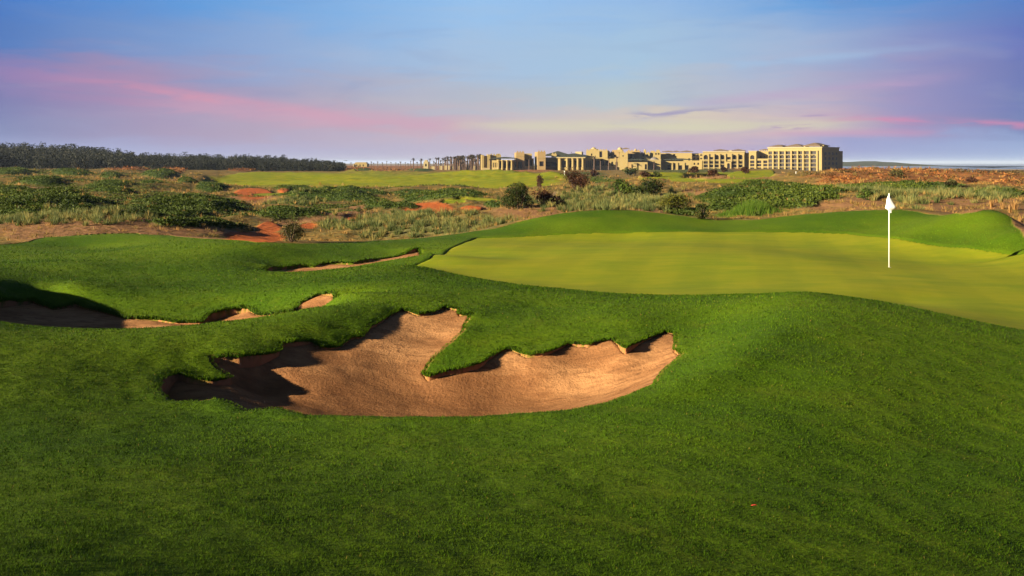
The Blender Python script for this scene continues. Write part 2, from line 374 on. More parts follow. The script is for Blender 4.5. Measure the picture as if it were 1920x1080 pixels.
# the hollow of the left bunker, hidden behind the ridge, and turf at its far rim
RIM2W = [at(*p[:3]) for p in RIM2]
near2 = []
for u, Yr in ((637,17.6),(590,16.9),(520,16.2),(430,15.6),(330,15.2),(220,15.0),(120,15.1),(30,15.4),(-40,16.4)):
    near2.append(((u - CU) * Yr / F, Yr, 0.15))
near3 = [at(790,473,.15), at(760,484,.12), at(700,493,.1), at(650,502,.08), at(570,510,.05), at(500,509,.05)]
pts += near2 + [at(*p[:3]) for p in RIM3]
pts += RIM2W
extra = []
for X, Y, z in pts:
    u = CU + F * X / Y
    if u <= 60: extra.append(((-600 - CU) * Y / F, Y, z))
    if u >= 1860: extra.append(((2520 - CU) * Y / F, Y, z))
P = np.array(pts + extra)
def warp(X, Y): return np.stack([X / Y, np.log(Y)], -1)
def tps_fit(P, lam=2e-4):
    p = warp(P[:, 0], P[:, 1]); n = len(p)
    r2 = ((p[:, None] - p[None]) ** 2).sum(-1)
    K = 0.5 * r2 * np.log(r2 + 1e-12) + lam * np.eye(n)
    A = np.zeros((n + 3, n + 3)); A[:n, :n] = K; A[:n, n] = 1; A[:n, n + 1:] = p; A[n, :n] = 1; A[n + 1:, :n] = p.T
    b = np.zeros(n + 3); b[:n] = P[:, 2]
    return p, np.linalg.solve(A, b)
def tps_eval(fit, X, Y):
    p, w = fit; n = len(p); q = warp(X.ravel(), Y.ravel()); out = np.empty(len(q))
    for i in range(0, len(q), 40000):
        c = q[i:i + 40000]
        r2 = (c[:, None, 0] - p[None, :, 0]) ** 2 + (c[:, None, 1] - p[None, :, 1]) ** 2
        out[i:i + 40000] = (0.5 * r2 * np.log(r2 + 1e-12)) @ w[:n] + w[n] + c @ w[n + 1:]
    return out.reshape(X.shape)
fit = tps_fit(P)

rowsY = [2.3]
while rowsY[-1] < 9000:
    y = rowsY[-1]
    rowsY.append(y * (1 + (.006 if y < 8 else .003 if y < 21 else .005 if y < 60 else .010 if y < 760 else .07)))
rowsY = np.array(rowsY)
colS = np.concatenate([np.arange(-1.25, -.6, .025), np.arange(-.6, .6, .0025), np.arange(.6, 1.26, .025)])
S, YY = np.meshgrid(colS, rowsY); XX = S * YY
# the height field is smooth between spots: evaluate it on every second node and interpolate
ri = np.unique(np.concatenate([np.arange(0, len(rowsY), 2), [len(rowsY) - 1]])); ci = np.unique(np.concatenate([np.arange(0, len(colS), 2), [len(colS) - 1]]))
Zc_ = tps_eval(fit, XX[np.ix_(ri, ci)], YY[np.ix_(ri, ci)])
tmp = np.stack([np.interp(colS, colS[ci], r) for r in Zc_])
ZB = np.stack([np.interp(np.log(rowsY), np.log(rowsY[ri]), tmp[:, j]) for j in range(tmp.shape[1])], 1)
UU = CU + F * S
lnR = np.log(rowsY)
def samp(A, X, Y):
    X = np.asarray(X, float); Y = np.asarray(Y, float)
    fi = np.interp(np.log(Y), lnR, np.arange(len(rowsY))); fj = np.interp(X / Y, colS, np.arange(len(colS)))
    i = np.clip(fi.astype(int), 0, len(rowsY) - 2); j = np.clip(fj.astype(int), 0, len(colS) - 2)
    a = fi - i; b = fj - j
    return (A[i, j] * (1 - a) + A[i + 1, j] * a) * (1 - b) + (A[i, j + 1] * (1 - a) + A[i + 1, j + 1] * a) * b
def hit(u, v, A=None, y0=3.0, y1=1500.0):
    """the ground seen at bearing u and dip v"""
    A = ZB if A is None else A
    ys = np.exp(np.linspace(math.log(y0), math.log(y1), 3000)); xs = (u - CU) / F * ys
    pv = HV + F * (ZC - samp(A, xs, ys)) / ys
    k = np.argmax(pv <= v)
    if pv[k] > v: k = len(ys) - 1
    return float(xs[k]), float(ys[k]), float(samp(A, xs[k], ys[k]))

def dense(poly, step):
    out = []
    for a, b in zip(poly, poly[1:] + poly[:1]):
        n = max(1, int(math.dist(a, b) / step))
        for k in range(n): out.append((a[0] + (b[0] - a[0]) * k / n, a[1] + (b[1] - a[1]) * k / n))
    return np.array(out)
def sdist(poly, X, Y):
    """signed distance, positive inside"""
    shp = X.shape; x = X.ravel(); y = Y.ravel(); out = np.empty(len(x))
    a = poly; b = np.roll(poly, -1, 0); e = b - a; L = (e ** 2).sum(1) + 1e-12
    for i in range(0, len(x), 20000):
        px = x[i:i + 20000, None]; py = y[i:i + 20000, None]
        t = np.clip(((px - a[:, 0]) * e[:, 0] + (py - a[:, 1]) * e[:, 1]) / L, 0, 1)
        d = np.sqrt(((px - a[:, 0] - t * e[:, 0]) ** 2 + (py - a[:, 1] - t * e[:, 1]) ** 2).min(1))
        c = ((a[:, 1] > py) != (b[:, 1] > py)) & (px < (b[:, 0] - a[:, 0]) * (py - a[:, 1]) / (b[:, 1] - a[:, 1] + 1e-12) + a[:, 0])
        out[i:i + 20000] = np.where(c.sum(1) % 2 == 1, d, -d)
    return out.reshape(shp)
def field_dist(poly, margin):
    D = np.full(XX.shape, -99.0)
    m = (XX > poly[:, 0].min() - margin) & (XX < poly[:, 0].max() + margin) & (YY > poly[:, 1].min() - margin) & (YY < poly[:, 1].max() + margin)
    D[m] = sdist(poly, XX[m], YY[m])
    return D
def ragged(poly, step, amp, freq, seed):
    q = dense(poly, step); t = np.roll(q, -1, 0) - np.roll(q, 1, 0); nrm = np.stack([t[:, 1], -t[:, 0]], 1) / (np.linalg.norm(t, axis=1)[:, None] + 1e-9)
    k = (fbm(q[:, 0] * freq, q[:, 1] * freq, 3, seed) - .5) * 2 * amp
    return q + nrm * k[:, None]

rim1 = [at(*p[:3]) for p in RIM1]
POLY = {}
POLY[1] = ragged([(p[0], p[1]) for p in rim1], .06, .035, 5, 11)
POLY[2] = ragged([(p[0], p[1]) for p in RIM2W + near2], .12, .04, 4, 12)
rim3 = [at(*p[:3]) for p in RIM3]
POLY[3] = ragged([(p[0], p[1]) for p in rim3 + near3], .15, .03, 3, 13)
D1, D2, D3 = field_dist(POLY[1], 1.5), field_dist(POLY[2], 1.5), field_dist(POLY[3], 1.5)
DB = np.maximum(np.maximum(D1, D2), D3)

GREEN_UV = [(775,497),(812,504),(850,512),(900,522),(940,528),(1000,536),(1050,541),(1150,549),(1250,553),(1330,552.5),(1400,550)]
green = [hit(u, v)[:2] for u, v in GREEN_UV]
for u, Yg in ((1480,18.6),(1540,17.9),(1620,17.2),(1720,16.3),(1820,15.6),(1920,15.1),(2050,14.6),(2200,16)): green.append(((u - CU) * Yg / F, Yg))
green += [((2200 - CU) * 27 / F, 27)]
green += [hit(u, v)[:2] for u, v in [(1915,474),(1850,468),(1780,461),(1700,450),(1640,442),(1590,436),(1500,433),(1400,433),(1300,433),(1200,434),(1120,435.5),(1040,439),(960,443),(892,445),(868,455),(838,469),(806,484)]]
green = ragged(green, .25, .05, .8, 14)
DG = field_dist(green, 3)

LAWN_UV = [(-350,470),(0,458),(60,452),(140,441),(210,437.5),(260,437),(330,442),(400,447),(480,453),(560,456),(640,454),(710,450.5),(780,446),(840,440),(890,433),(930,427),(970,416),(1010,407),
 (1060,398),(1100,394),(1140,392.5),(1200,394.5),(1250,400),(1300,407),(1340,411.5),(1380,412),(1420,411),(1470,405),(1500,402),(1560,397),(1600,394.5),(1650,392.5),(1690,392.5),(1720,396),(1760,402),(1800,401),(1830,397.5),(1870,394.5)]
lawn = [hit(u, v + 1.0)[:2] for u, v in LAWN_UV]
lawn += [((1888 - CU) * 34.3 / F, 34.3), ((1900 - CU) * 32.2 / F, 32.2), ((1921 - CU) * 29.8 / F, 29.8), ((2000 - CU) * 28.5 / F, 28.5), ((2800 - CU) * 27 / F, 27), (40, 12), (8, 1), (-8, 1), (-40, 14)]
lawn = ragged(lawn, .4, .12, .6, 15)
DL = field_dist(lawn, 6); DL[YY < 20] = np.maximum(DL[YY < 20], 1.0)
LAWN = sstep(DL, -.05, .05)

# ---- dunes: patches of cover, soil and grass
VB = HV + F * (ZC - ZB) / YY
n_a = fbm(XX / YY * 26 + 7, np.log(YY) * 26, 5, 21); n_b = fbm(XX * .35, YY * .18, 5, 22); n_c = fbm(XX * .06 + 3, YY * .03, 5, 23)
out_lawn = 1 - LAWN
W = {k: np.zeros_like(ZB) for k in ('cover', 'red', 'sand', 'rust', 'fair', 'pale')}
HUM = np.zeros_like(ZB)
def patch(kind, u0, u1, v0, v1, h=0.0, soft=.45, amt=1.0, rough=1.1):
    """ground patch between bearings u0..u1 and dips v0..v1, optionally domed by h"""
    global HUM
    cu, ru = (u0 + u1) / 2, (u1 - u0) / 2
    if h:
        vc, rv = v1 - .36 * (v1 - v0), .42 * (v1 - v0)
    else: vc, rv = (v0 + v1) / 2, (v1 - v0) / 2
    q = 1 - ((UU - cu) / ru) ** 2 - ((VB - vc) / rv) ** 2
    q = q + (n_a - .5) * rough + (n_b - .5) * rough * .5
    m = sstep(q, 0, soft) * out_lawn
    W[kind] = np.maximum(W[kind], m * amt)
    if h:
        Yc = hit(cu, v1 - .3 * (v1 - v0))[1]
        HUM = np.maximum(HUM, out_lawn * h * (v1 - v0) * Yc / F * sstep(1.05 - ((UU - cu) / ru) ** 2 - ((VB - vc) / rv) ** 2 + (n_a - .5) * 1.2, 0, 1.25))
for a in [(20,130,333,349),(150,262,340,354),(-40,72,348,361),(45,155,355,369),(170,258,353,367),(-90,208,364,399),(235,480,368,391),(140,425,385,404),
          (285,480,411,431),(258,310,338,350),(90,180,316,331),(185,232,323,335),(330,372,333,346),(362,430,343,356),(262,335,318,333),
          (512,735,356,378),(470,622,383,412),(730,925,356,376),(505,592,345,354),(675,760,378,394),(-20,60,316,330),
          (905,945,374,384),(690,790,380,394),(250,330,309,318),(520,580,312,319),(655,705,314,321),(760,815,316,322)]:
    patch('cover', *a, h=.58)
for a in [(-90,330,314,336),(-80,270,326,372),(80,420,330,362),(-90,500,352,404),(200,520,376,412),(500,760,352,384),(470,700,376,414),(720,940,352,380),(280,480,405,432),(420,640,340,356),(560,950,346,360)]:
    patch('cover', *a, soft=1.4, amt=.62, rough=3.6)
for a in [(1296,1600,340,398),(1450,1575,366,391),(1520,1815,344,364),(1800,1930,355,376),(1380,1470,338,360)]:
    patch('cover', *a, h=.3)
for a in [(1370,1460,374,406)]: patch('cover', *a, h=.35)
for a in [(1235,1330,380,412),(1040,1180,330,342),(1180,1420,316,326),(1300,1460,322,327),(1050,1150,322,330)]: patch('cover', *a, soft=.8, amt=.8)
for a in [(640,720,404,416),(860,910,384,394),(415,545,433,456),(478,530,412,440),(560,596,418,430),(742,860,377,408),(432,520,350,374),(520,545,350,360),(610,650,366,374)]: patch('red', *a, rough=.5)
for a in [(60,330,404,416),(300,440,334,345),(0,120,350,358),(480,700,404,420),(880,960,378,396),(640,760,384,394),(150,260,374,384),(-60,480,407,460),(900,1300,384,416),(1440,1680,383,400),(1700,1930,376,402),(1860,1990,392,480),(600,760,398,412),(1270,1345,360,376),(1200,1330,328,342),(700,860,335,350),
          (1220,1480,325,334),(420,520,362,380),(210,275,378,392)]: patch('sand', *a, rough=1.0)
for a in [(60,420,309,317),(440,700,308,318),(190,300,312,322),(300,350,312,326),(440,905,309,322),(1490,1870,321,347),(1800,2000,328,352),(880,1050,318,323),(1300,1420,316,322),(420,480,318,322)]: patch('rust', *a, rough=.9)
for a in [(350,1090,322,353),(470,605,361,370),(825,875,375,382),(30,110,313,317),(1190,1440,333,341),(1340,1460,327,332),(1300,1440,342,350),(850,940,371,377)]: patch('fair', *a, soft=.2, rough=.25)
for a in [(-60,300,396,432),(560,960,394,458),(930,1310,352,402),(1530,1700,360,384),(1560,1920,362,396),(480,620,372,386)]: patch('pale', *a, soft=.9, rough=1.3)
for k in ('cover', 'sand', 'rust', 'red'): W[k] *= (1 - W['fair'])
HUM *= (1 - W['fair'])
HUM += W['fair'] * sstep(YY, 130, 220) * ((fbm(XX * .012 + 5, YY * .02, 3, 34) - .5) * 9.0)
roughness = out_lawn * (1 - W['fair']) * (1 - .8 * W['red']) * sstep(YY, 40, 60) * sstep(YY, 900, 400)
HUM = HUM * (.75 + .5 * n_b) + roughness * ((fbm(XX * .09, YY * .05, 4, 31) - .5) * 1.8 + (fbm(XX * .5, YY * .3, 3, 32) - .5) * .35)
HUM += W['rust'] * roughness * (fbm(XX / YY * 34 + 3, np.log(YY) * 34, 3, 33)) * .7
# low rust-coloured dune on the skyline to the right
q = np.exp(-((UU - 1670) / 110) ** 2 - ((np.log(YY) - math.log(150)) / .18) ** 2); HUM += q * .7
# hollows with steep lips beside the red paths
ZD = ZB + HUM

dropB = sstep(DB, -.01, .09)
ripple = (fbm(XX * 1.1, YY * 1.1, 3, 41) - .5) * .035 * sstep(YY, 3, 8) + (fbm(XX * 5, YY * 5, 2, 42) - .5) * .012
ripple *= LAWN * (1 - sstep(DG, -.3, .2))
lipbulge = .012 * np.exp(-((DB + .14) / .12) ** 2) * (DB < 0)
ZG = ZD + ripple + lipbulge - 1.1 * dropB - .07 * sstep(DG, -.03, .06)

# ---- ground material
def ground_material():
    m, t, b = base_mat('ground')
    pos = t.new('ShaderNodeNewGeometry').outputs['Position']
    wa = t.new('ShaderNodeAttribute', attribute_name='wa'); wb = t.new('ShaderNodeAttribute', attribute_name='wb')
    sa = t.new('ShaderNodeSeparateColor'); t.l.new(wa.outputs['Color'], sa.inputs[0])
    sb = t.new('ShaderNodeSeparateColor'); t.l.new(wb.outputs['Color'], sb.inputs[0])
    lawn_, fair, cover = sa.outputs; red, sand, rust = sb.outputs; pale = wb.outputs['Alpha']
    n_big = t.noise(pos, .22, 4); n_mid = t.noise(pos, 1.6, 5); n_fine = t.noise(pos, 14, 5, .65); n_tiny = t.noise(pos, 90, 3, .7)
    n_far = t.noise(pos, .35, 6, .65)
    # dry soil with straw
    c = t.mix(t.smooth(n_far, .35, .65), (.085, .060, .016), (.24, .145, .042))
    c = t.mix(t.smooth(n_mid, .42, .62), c, (.12, .10, .035))
    # pale dune grass
    c = t.mix(t.math('MULTIPLY', pale, t.smooth(n_mid, .3, .55)), c, t.mix(n_fine, (.075, .085, .03), (.15, .14, .06)))
    c = t.mix(t.math('MULTIPLY', sand, t.smooth(n_mid, .2, .5)), c, t.mix(n_fine, (.135, .072, .036), (.25, .135, .068)))
    c = t.mix(t.math('MULTIPLY', rust, t.smooth(n_mid, .25, .5)), c, t.mix(t.smooth(n_far, .35, .65), (.11, .05, .022), (.30, .125, .042)))
    c = t.mix(red, c, t.mix(n_mid, (.30, .075, .020), (.42, .115, .032)))
    c = t.mix(t.math('MULTIPLY', cover, t.smooth(n_mid, .1, .35)), c, t.mix(t.smooth(n_fine, .35, .65), (.022, .042, .010), (.05, .085, .018)))
    fc = t.mix(t.smooth(n_far, .35, .7), (.12, .16, .008), (.215, .205, .009))
    c = t.mix(fair, c, fc)
    lc = t.mix(t.smooth(n_big, .35, .68), (.046, .102, .0025), (.094, .156, .004))
    lc = t.mix(t.math('MULTIPLY', t.smooth(n_mid, .5, .75), .5), lc, (.10, .135, .006))
    lc = t.mix(t.smooth(n_fine, .35, .7), t.mix(.3, lc, (.0, .0, .0)), lc)
    lc = t.mix(t.math('MULTIPLY', t.smooth(n_tiny, .55, .75), .5), lc, t.mix(.5, lc, (.12, .15, .02)))
    c = t.mix(lawn_, c, lc)
    rm = t.new('ShaderNodeAttribute', attribute_name='rim')
    c = t.mix(rm.outputs['Fac'], c, t.mix(n_fine, (.20, .085, .036), (.34, .155, .07)))
    t.l.new(c, b.inputs['Base Color'])
    b.inputs['Roughness'].default_value = .95; b.inputs['Specular IOR Level'].default_value = .08
    h = t.math('ADD', t.math('MULTIPLY', n_fine, .03), t.math('MULTIPLY', n_tiny, .008))
    h = t.math('ADD', h, t.math('MULTIPLY', t.math('MULTIPLY', n_mid, .35), t.math('SUBTRACT', 1.0, t.math('MAXIMUM', lawn_, fair))))
    bp = t.new('ShaderNodeBump'); bp.inputs['Strength'].default_value = .55; bp.inputs['Distance'].default_value = 1.0
    t.l.new(h, bp.inputs['Height']); t.l.new(bp.outputs[0], b.inputs['Normal'])
    return m

nr, nc = ZG.shape
idx = np.arange(nr * nc).reshape(nr, nc)
quads = np.stack([idx[:-1, :-1], idx[:-1, 1:], idx[1:, 1:], idx[1:, :-1]], -1).reshape(-1, 4)
wa = np.stack([LAWN, W['fair'], W['cover'], np.ones_like(ZB)], -1)
wb = np.stack([W['red'], W['sand'], W['rust'], W['pale']], -1)
# turf deep inside the bunkers and under the green is never seen: leave those faces out
deep = ((DB > .35) | (DG > .5)).ravel()
quads = quads[~deep[quads].all(1)]
ground = mesh_np('ground', np.stack([XX, YY, ZG], -1).reshape(-1, 3), quads, ground_material(), None, True,
                 {'wa': ('FLOAT_COLOR', wa.reshape(-1, 4)), 'wb': ('FLOAT_COLOR', wb.reshape(-1, 4)), 'rim': ('FLOAT', sstep(DB, -.035, -.008).ravel())})
tag(ground, 'rolling green turf in front of rough dunes with patches of scrub', 'ground', kind='structure')

# ---- putting green: a closely mown sheet
def green_material():
    m, t, b = base_mat('putting_green')
    pos = t.new('ShaderNodeNewGeometry').outputs['Position']
    n1 = t.noise(pos, .3, 5, .6); n2 = t.noise(t.scalev(pos, (.5, 1.4, 1)), 1.2, 5, .65); n3 = t.noise(pos, 26, 4, .7)
    c = t.mix(t.smooth(n1, .35, .65), (.155, .205, .006), (.21, .228, .007))
    c = t.mix(t.smooth(n2, .40, .80), c, (.25, .25, .010))
    c = t.mix(t.math('MULTIPLY', t.smooth(n2, .5, .3), .3), c, (.125, .165, .005))
    wv = t.new('ShaderNodeTexWave'); mp = t.new('ShaderNodeMapping'); t.l.new(pos, mp.inputs[0]); mp.inputs['Rotation'].default_value = (0, 0, R(14)); t.l.new(mp.outputs[0], wv.inputs['Vector'])
    wv.inputs['Scale'].default_value = .16; wv.inputs['Distortion'].default_value = .6; wv.inputs['Detail'].default_value = 1
    c = t.mix(t.smooth(wv.outputs[0], .30, .70, 0, .28), c, t.mix(.5, c, (.06, .11, .004)))
    c = t.mix(t.math('MULTIPLY', n3, .35), c, t.mix(.5, c, (.02, .03, .0)))
    t.l.new(c, b.inputs['Base Color']); b.inputs['Roughness'].default_value = .9; b.inputs['Specular IOR Level'].default_value = .1
    bp = t.new('ShaderNodeBump'); bp.inputs['Strength'].default_value = .3; bp.inputs['Distance'].default_value = .02
    t.l.new(n3, bp.inputs['Height']); t.l.new(bp.outputs[0], b.inputs['Normal'])
    return m
def sheet(name, Z, mask, mat, label, cat):
    mk = mask.ravel(); q = np.stack([idx[:-1, :-1], idx[:-1, 1:], idx[1:, 1:], idx[1:, :-1]], -1).reshape(-1, 4)
    q = q[mk[q].all(1)]
    used = np.unique(q); re = np.full(nr * nc, -1); re[used] = np.arange(len(used))
    o = mesh_np(name, np.stack([XX, YY, Z], -1).reshape(-1, 3)[used], re[q], mat, None, True)
    return tag(o, label, cat, kind='structure')
ZGREEN = ZD - .034 + (fbm(XX * .25, YY * .25, 3, 44) - .5) * .05
sheet('putting_green', np.where(DG > -.03, ZGREEN, ZD - .1), DG > -.25, green_material(), 'smooth light green putting surface round the white flagstick', 'putting green')

# ---- bunker sand
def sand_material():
    m, t, b = base_mat('bunker_sand')
    pos = t.new('ShaderNodeNewGeometry').outputs['Position']
    rot = t.new('ShaderNodeMapping'); t.l.new(pos, rot.inputs[0]); rot.inputs['Rotation'].default_value = (0, 0, R(-66)); rot.inputs['Scale'].default_value = (1.0, 3.2, 1.0)
    n1 = t.noise(pos, .9, 5, .6, .4); n2 = t.noise(rot.outputs[0], 2.6, 6, .62, .5); n3 = t.noise(pos, 24, 5, .7); n4 = t.noise(pos, 130, 3, .7)
    c = t.mix(t.smooth(n1, .35, .68), (.27, .126, .052), (.445, .233, .104))
    c = t.mix(t.math('MULTIPLY', t.smooth(n2, .48, .66), .7), c, (.19, .092, .042))
    c = t.mix(t.math('MULTIPLY', t.smooth(n2, .48, .3), .35), c, (.48, .26, .12))
    c = t.mix(t.math('MULTIPLY', t.smooth(n3, .58, .74), .7), c, (.12, .055, .025))
    n5 = t.noise(pos, 5.5, 5, .65, .15); n6 = t.noise(pos, .7, 2)
    c = t.mix(t.math('MULTIPLY', t.math('MULTIPLY', t.smooth(n5, .56, .68), t.smooth(n6, .42, .6)), .75), c, (.13, .062, .03))
    # shade of the big bunker's floor, painted as darker sand with a noisy edge
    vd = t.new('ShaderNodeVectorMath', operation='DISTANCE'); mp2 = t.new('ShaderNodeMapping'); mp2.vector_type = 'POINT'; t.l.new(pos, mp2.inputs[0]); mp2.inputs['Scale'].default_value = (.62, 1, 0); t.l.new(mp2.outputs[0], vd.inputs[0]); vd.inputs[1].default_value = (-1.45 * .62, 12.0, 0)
    shade_d = t.math('ADD', vd.outputs['Value'], t.math('MULTIPLY', t.math('SUBTRACT', n1, .5), 1.6))
    c = t.mix(t.smooth(shade_d, .7, 1.9, .62, 0), c, t.mix(n3, (.11, .046, .019), (.20, .088, .038)))
    c = t.mix(t.smooth(n4, .3, .75, 0, .3), c, (.14, .07, .04))
    t.l.new(c, b.inputs['Base Color']); b.inputs['Roughness'].default_value = .97; b.inputs['Specular IOR Level'].default_value = .05
    h = t.math('ADD', t.math('MULTIPLY', n2, .02), t.math('ADD', t.math('ADD', t.math('MULTIPLY', n3, .026), t.math('MULTIPLY', n5, .016)), t.math('MULTIPLY', n4, .004)))
    bp = t.new('ShaderNodeBump'); bp.inputs['Strength'].default_value = .8; bp.inputs['Distance'].default_value = 1.0
    t.l.new(h, bp.inputs['Height']); t.l.new(bp.outputs[0], b.inputs['Normal'])
    return m
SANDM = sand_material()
def bunker(k, rim, rimdrop, inner, D, label, floor=None):
    cp = [(p[0], p[1], p[2] - d) for p, d in zip(rim, rimdrop)] + inner
    ft = tps_fit(np.array(cp), 8e-4)
    m = D > -.45
    Zs = np.full(ZB.shape, -9.0)
    z = tps_eval(ft, XX[m], YY[m])
    if floor is not None: z = np.maximum(z, floor)
    z = z + (fbm(XX[m] * 1.3, YY[m] * 1.3, 4, 50 + k) - .5) * .06
    z = z - np.clip(-D[m], 0, 1) * 1.5
    z = np.where(D[m] < .0, np.minimum(z, ZD[m] - .06 + .0 * z), z)
    Zs[m] = z
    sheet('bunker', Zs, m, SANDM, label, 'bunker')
    return Zs
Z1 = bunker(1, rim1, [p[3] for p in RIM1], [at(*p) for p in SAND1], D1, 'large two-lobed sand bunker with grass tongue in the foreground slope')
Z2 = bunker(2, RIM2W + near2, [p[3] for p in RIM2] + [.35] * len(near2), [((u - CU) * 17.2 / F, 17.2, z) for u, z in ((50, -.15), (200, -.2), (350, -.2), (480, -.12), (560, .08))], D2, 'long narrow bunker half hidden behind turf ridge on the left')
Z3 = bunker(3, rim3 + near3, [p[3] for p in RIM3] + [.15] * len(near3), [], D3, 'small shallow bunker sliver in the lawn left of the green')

# ------------------------------------------------------------------ turf blades on the near slopes
gy, gx = np.gradient(ZD + ripple)
dYr = np.gradient(rowsY)[:, None]; dSc = np.gradient(colS)[None, :]
ZX = gx / (dSc * YY)                              # slope across
ZYs = gy / dYr - S * ZX                           # slope along
def blades(name, X, Y, h, w, lean, tone, mat, label, cat, down=None, zarr=None):
    n = len(X)
    z = samp(ZG if zarr is None else zarr, X, Y)
    nx = -samp(ZX, X, Y); ny = -samp(ZYs, X, Y); nz = np.ones(n)
    L = np.sqrt(nx ** 2 + ny ** 2 + 1); N = np.stack([nx / L, ny / L, nz / L], 1)
    a = rng.uniform(0, 2 * np.pi, n); side = np.stack([np.cos(a), np.sin(a), np.zeros(n)], 1)
    la = rng.uniform(0, 2 * np.pi, n); ld = np.stack([np.cos(la), np.sin(la), np.zeros(n)], 1) * (lean * rng.uniform(.2, 1, n))[:, None]
    if down is not None: ld = ld + down
    base = np.stack([X, Y, z - .004], 1); tip = base + (N * .6 + np.array([0, 0, .4]) + ld) * h[:, None]
    V = np.empty((n, 3, 3)); V[:, 0] = base - side * w[:, None] / 2; V[:, 1] = base + side * w[:, None] / 2; V[:, 2] = tip
    Fc = np.arange(n * 3).reshape(n, 3)
    o = mesh_np(name, V.reshape(-1, 3), Fc, mat, None, False, {'tone': ('FLOAT', np.repeat(tone, 3)), 'lie': ('FLOAT_VECTOR', np.repeat(N, 3, 0))})
    return tag(o, label, cat, kind='stuff')
TURF = leaf_mat('turf', [(0, (.036, .088, .002)), (.45, (.068, .152, .003)), (.8, (.130, .220, .005)), (.93, (.17, .18, .015)), (1, (.27, .21, .05))], .3, .7)
N = 700000
s = rng.uniform(-.72, .72, N); ly = rng.uniform(math.log(3.0), math.log(38), N); Yb = np.exp(ly); Xb = s * Yb
keep = (samp(DB, Xb, Yb) < -.01) & (samp(DG, Xb, Yb) < -.03) & (samp(DL, Xb, Yb) > .1) & (rng.uniform(0, 1, N) < 1.15 - sstep(Yb, 16, 38) * 1.1)
Xb, Yb = Xb[keep], Yb[keep]
patchn = fbm(Xb * .5, Yb * .5, 4, 61); tone = np.clip(rng.beta(2, 3, len(Xb)) * .75 + (patchn - .45) * .75, 0, 1)
straw = rng.uniform(0, 1, len(Xb)) < .012; tone[straw] = rng.uniform(.92, 1, straw.sum())
clump = fbm(Xb * 6, Yb * 6, 2, 62)
blades('grass', Xb, Yb, (.009 + .0008 * Yb) * rng.uniform(.5, 1.5, len(Xb)) * (.6 + .8 * clump), .00095 * Yb * rng.uniform(.7, 1.3, len(Xb)), .7, tone, TURF,
       'short mown turf blades covering the near slopes', 'grass')
# longer fringe along the bunker rims
def rim_dir(p, q):
    """outward direction of the rim nearest to each point"""
    c = np.concatenate([((qq[:, None, :] - p[None, ::3]) ** 2).sum(-1).argmin(1) * 3 for qq in np.array_split(q, 12)])
    t = np.roll(p, -2, 0) - np.roll(p, 2, 0); n = np.stack([t[:, 1], -t[:, 0]], 1); n /= np.linalg.norm(n, axis=1)[:, None] + 1e-9
    area = ((p[:, 0] * np.roll(p[:, 1], -1)) - (np.roll(p[:, 0], -1) * p[:, 1])).sum()
    n = n * (1 if area > 0 else -1)
    return n[c, 0], n[c, 1]
def rim_fringe():
    xs, ys, hh = [], [], []
    for k, n in ((1, 34000), (2, 22000), (3, 5000)):
        p = POLY[k]; i = rng.integers(0, len(p), n); q = p[i] + rng.normal(0, .035, (n, 2))
        d = sdist(p, q[:, 0], q[:, 1]); q = q[(d < .03) & (d > -.16)]
        back = np.clip(.5 + .7 * rim_dir(p, q)[1], .12, 1)          # 1 on the far rim, small on the near rim
        q = q[rng.uniform(0, 1, len(q)) < .35 + .65 * back]; back = np.clip(.5 + .7 * rim_dir(p, q)[1], .25, 1)
        xs.append(q[:, 0]); ys.append(q[:, 1]); hh.append(back * {1: .045, 2: .06, 3: .06}[k])
    X = np.concatenate(xs); Y = np.concatenate(ys); h = np.concatenate(hh) * rng.uniform(.4, 1.3, len(X))
    tone = np.clip(rng.beta(2, 2.6, len(X)) * .8 + .14, 0, 1)
    blades('grass', X, Y, h, .0012 * Y, .9, tone, TURF, 'longer turf fringe hanging over the bunker rims', 'grass', zarr=ZD)
rim_fringe()

# ------------------------------------------------------------------ dune plants
ZT = ZG
def leaves_cloud(C, size, tone, flat=.0):
    """one small triangle-pair leaf at every point of C"""
    n = len(C)
    d1 = rng.normal(size=(n, 3)); d1 /= np.linalg.norm(d1, axis=1)[:, None]
    d2 = rng.normal(size=(n, 3)); d2 -= (d2 * d1).sum(1)[:, None] * d1; d2 /= np.linalg.norm(d2, axis=1)[:, None]
    d1 = d1 * size[:, None]; d2 = d2 * (size * rng.uniform(.35, .7, n))[:, None]
    V = np.stack([C - d1, C + d2, C + d1, C - d2], 1).reshape(-1, 3)
    return V, np.arange(n * 4).reshape(n, 4), np.repeat(tone, 4)
COVER = leaf_mat('ground_cover_leaves', [(0, (.022, .038, .005)), (.5, (.050, .076, .010)), (.85, (.095, .122, .016)), (1, (.15, .13, .03))], .25)
def scatter(mask, n, ymin, ymax, smin=-.66, smax=.66):
    s = rng.uniform(smin, smax, n); Y = np.exp(rng.uniform(math.log(ymin), math.log(ymax), n)); X = s * Y
    k = rng.uniform(0, 1, n) < samp(mask, X, Y)
    return X[k], Y[k]
X, Y = scatter(np.clip(W['cover'] * 1.4 - .4, 0, 1), 900000, 42, 330)
sz = .00075 * Y ** .95 * rng.uniform(.6, 1.5, len(X)) + .02 + .05 * np.exp(-(Y - 45) / 40)
C = np.stack([X, Y, samp(ZT, X, Y) + sz * rng.uniform(0, 1.6, len(X)) * (.2 + fbm(X * .8, Y * .5, 3, 71))], 1)
tn = np.clip(fbm(X * .25, Y * .12, 3, 72) * .9 + rng.normal(0, .16, len(X)) - .05, 0, 1)
V, Fc, tv = leaves_cloud(C, sz, tn)
tag(mesh_np('ground_cover', V, Fc, COVER, None, False, {'tone': ('FLOAT', tv)}), 'dark green creeping ground cover over the dune hummocks', 'ground cover', kind='stuff')

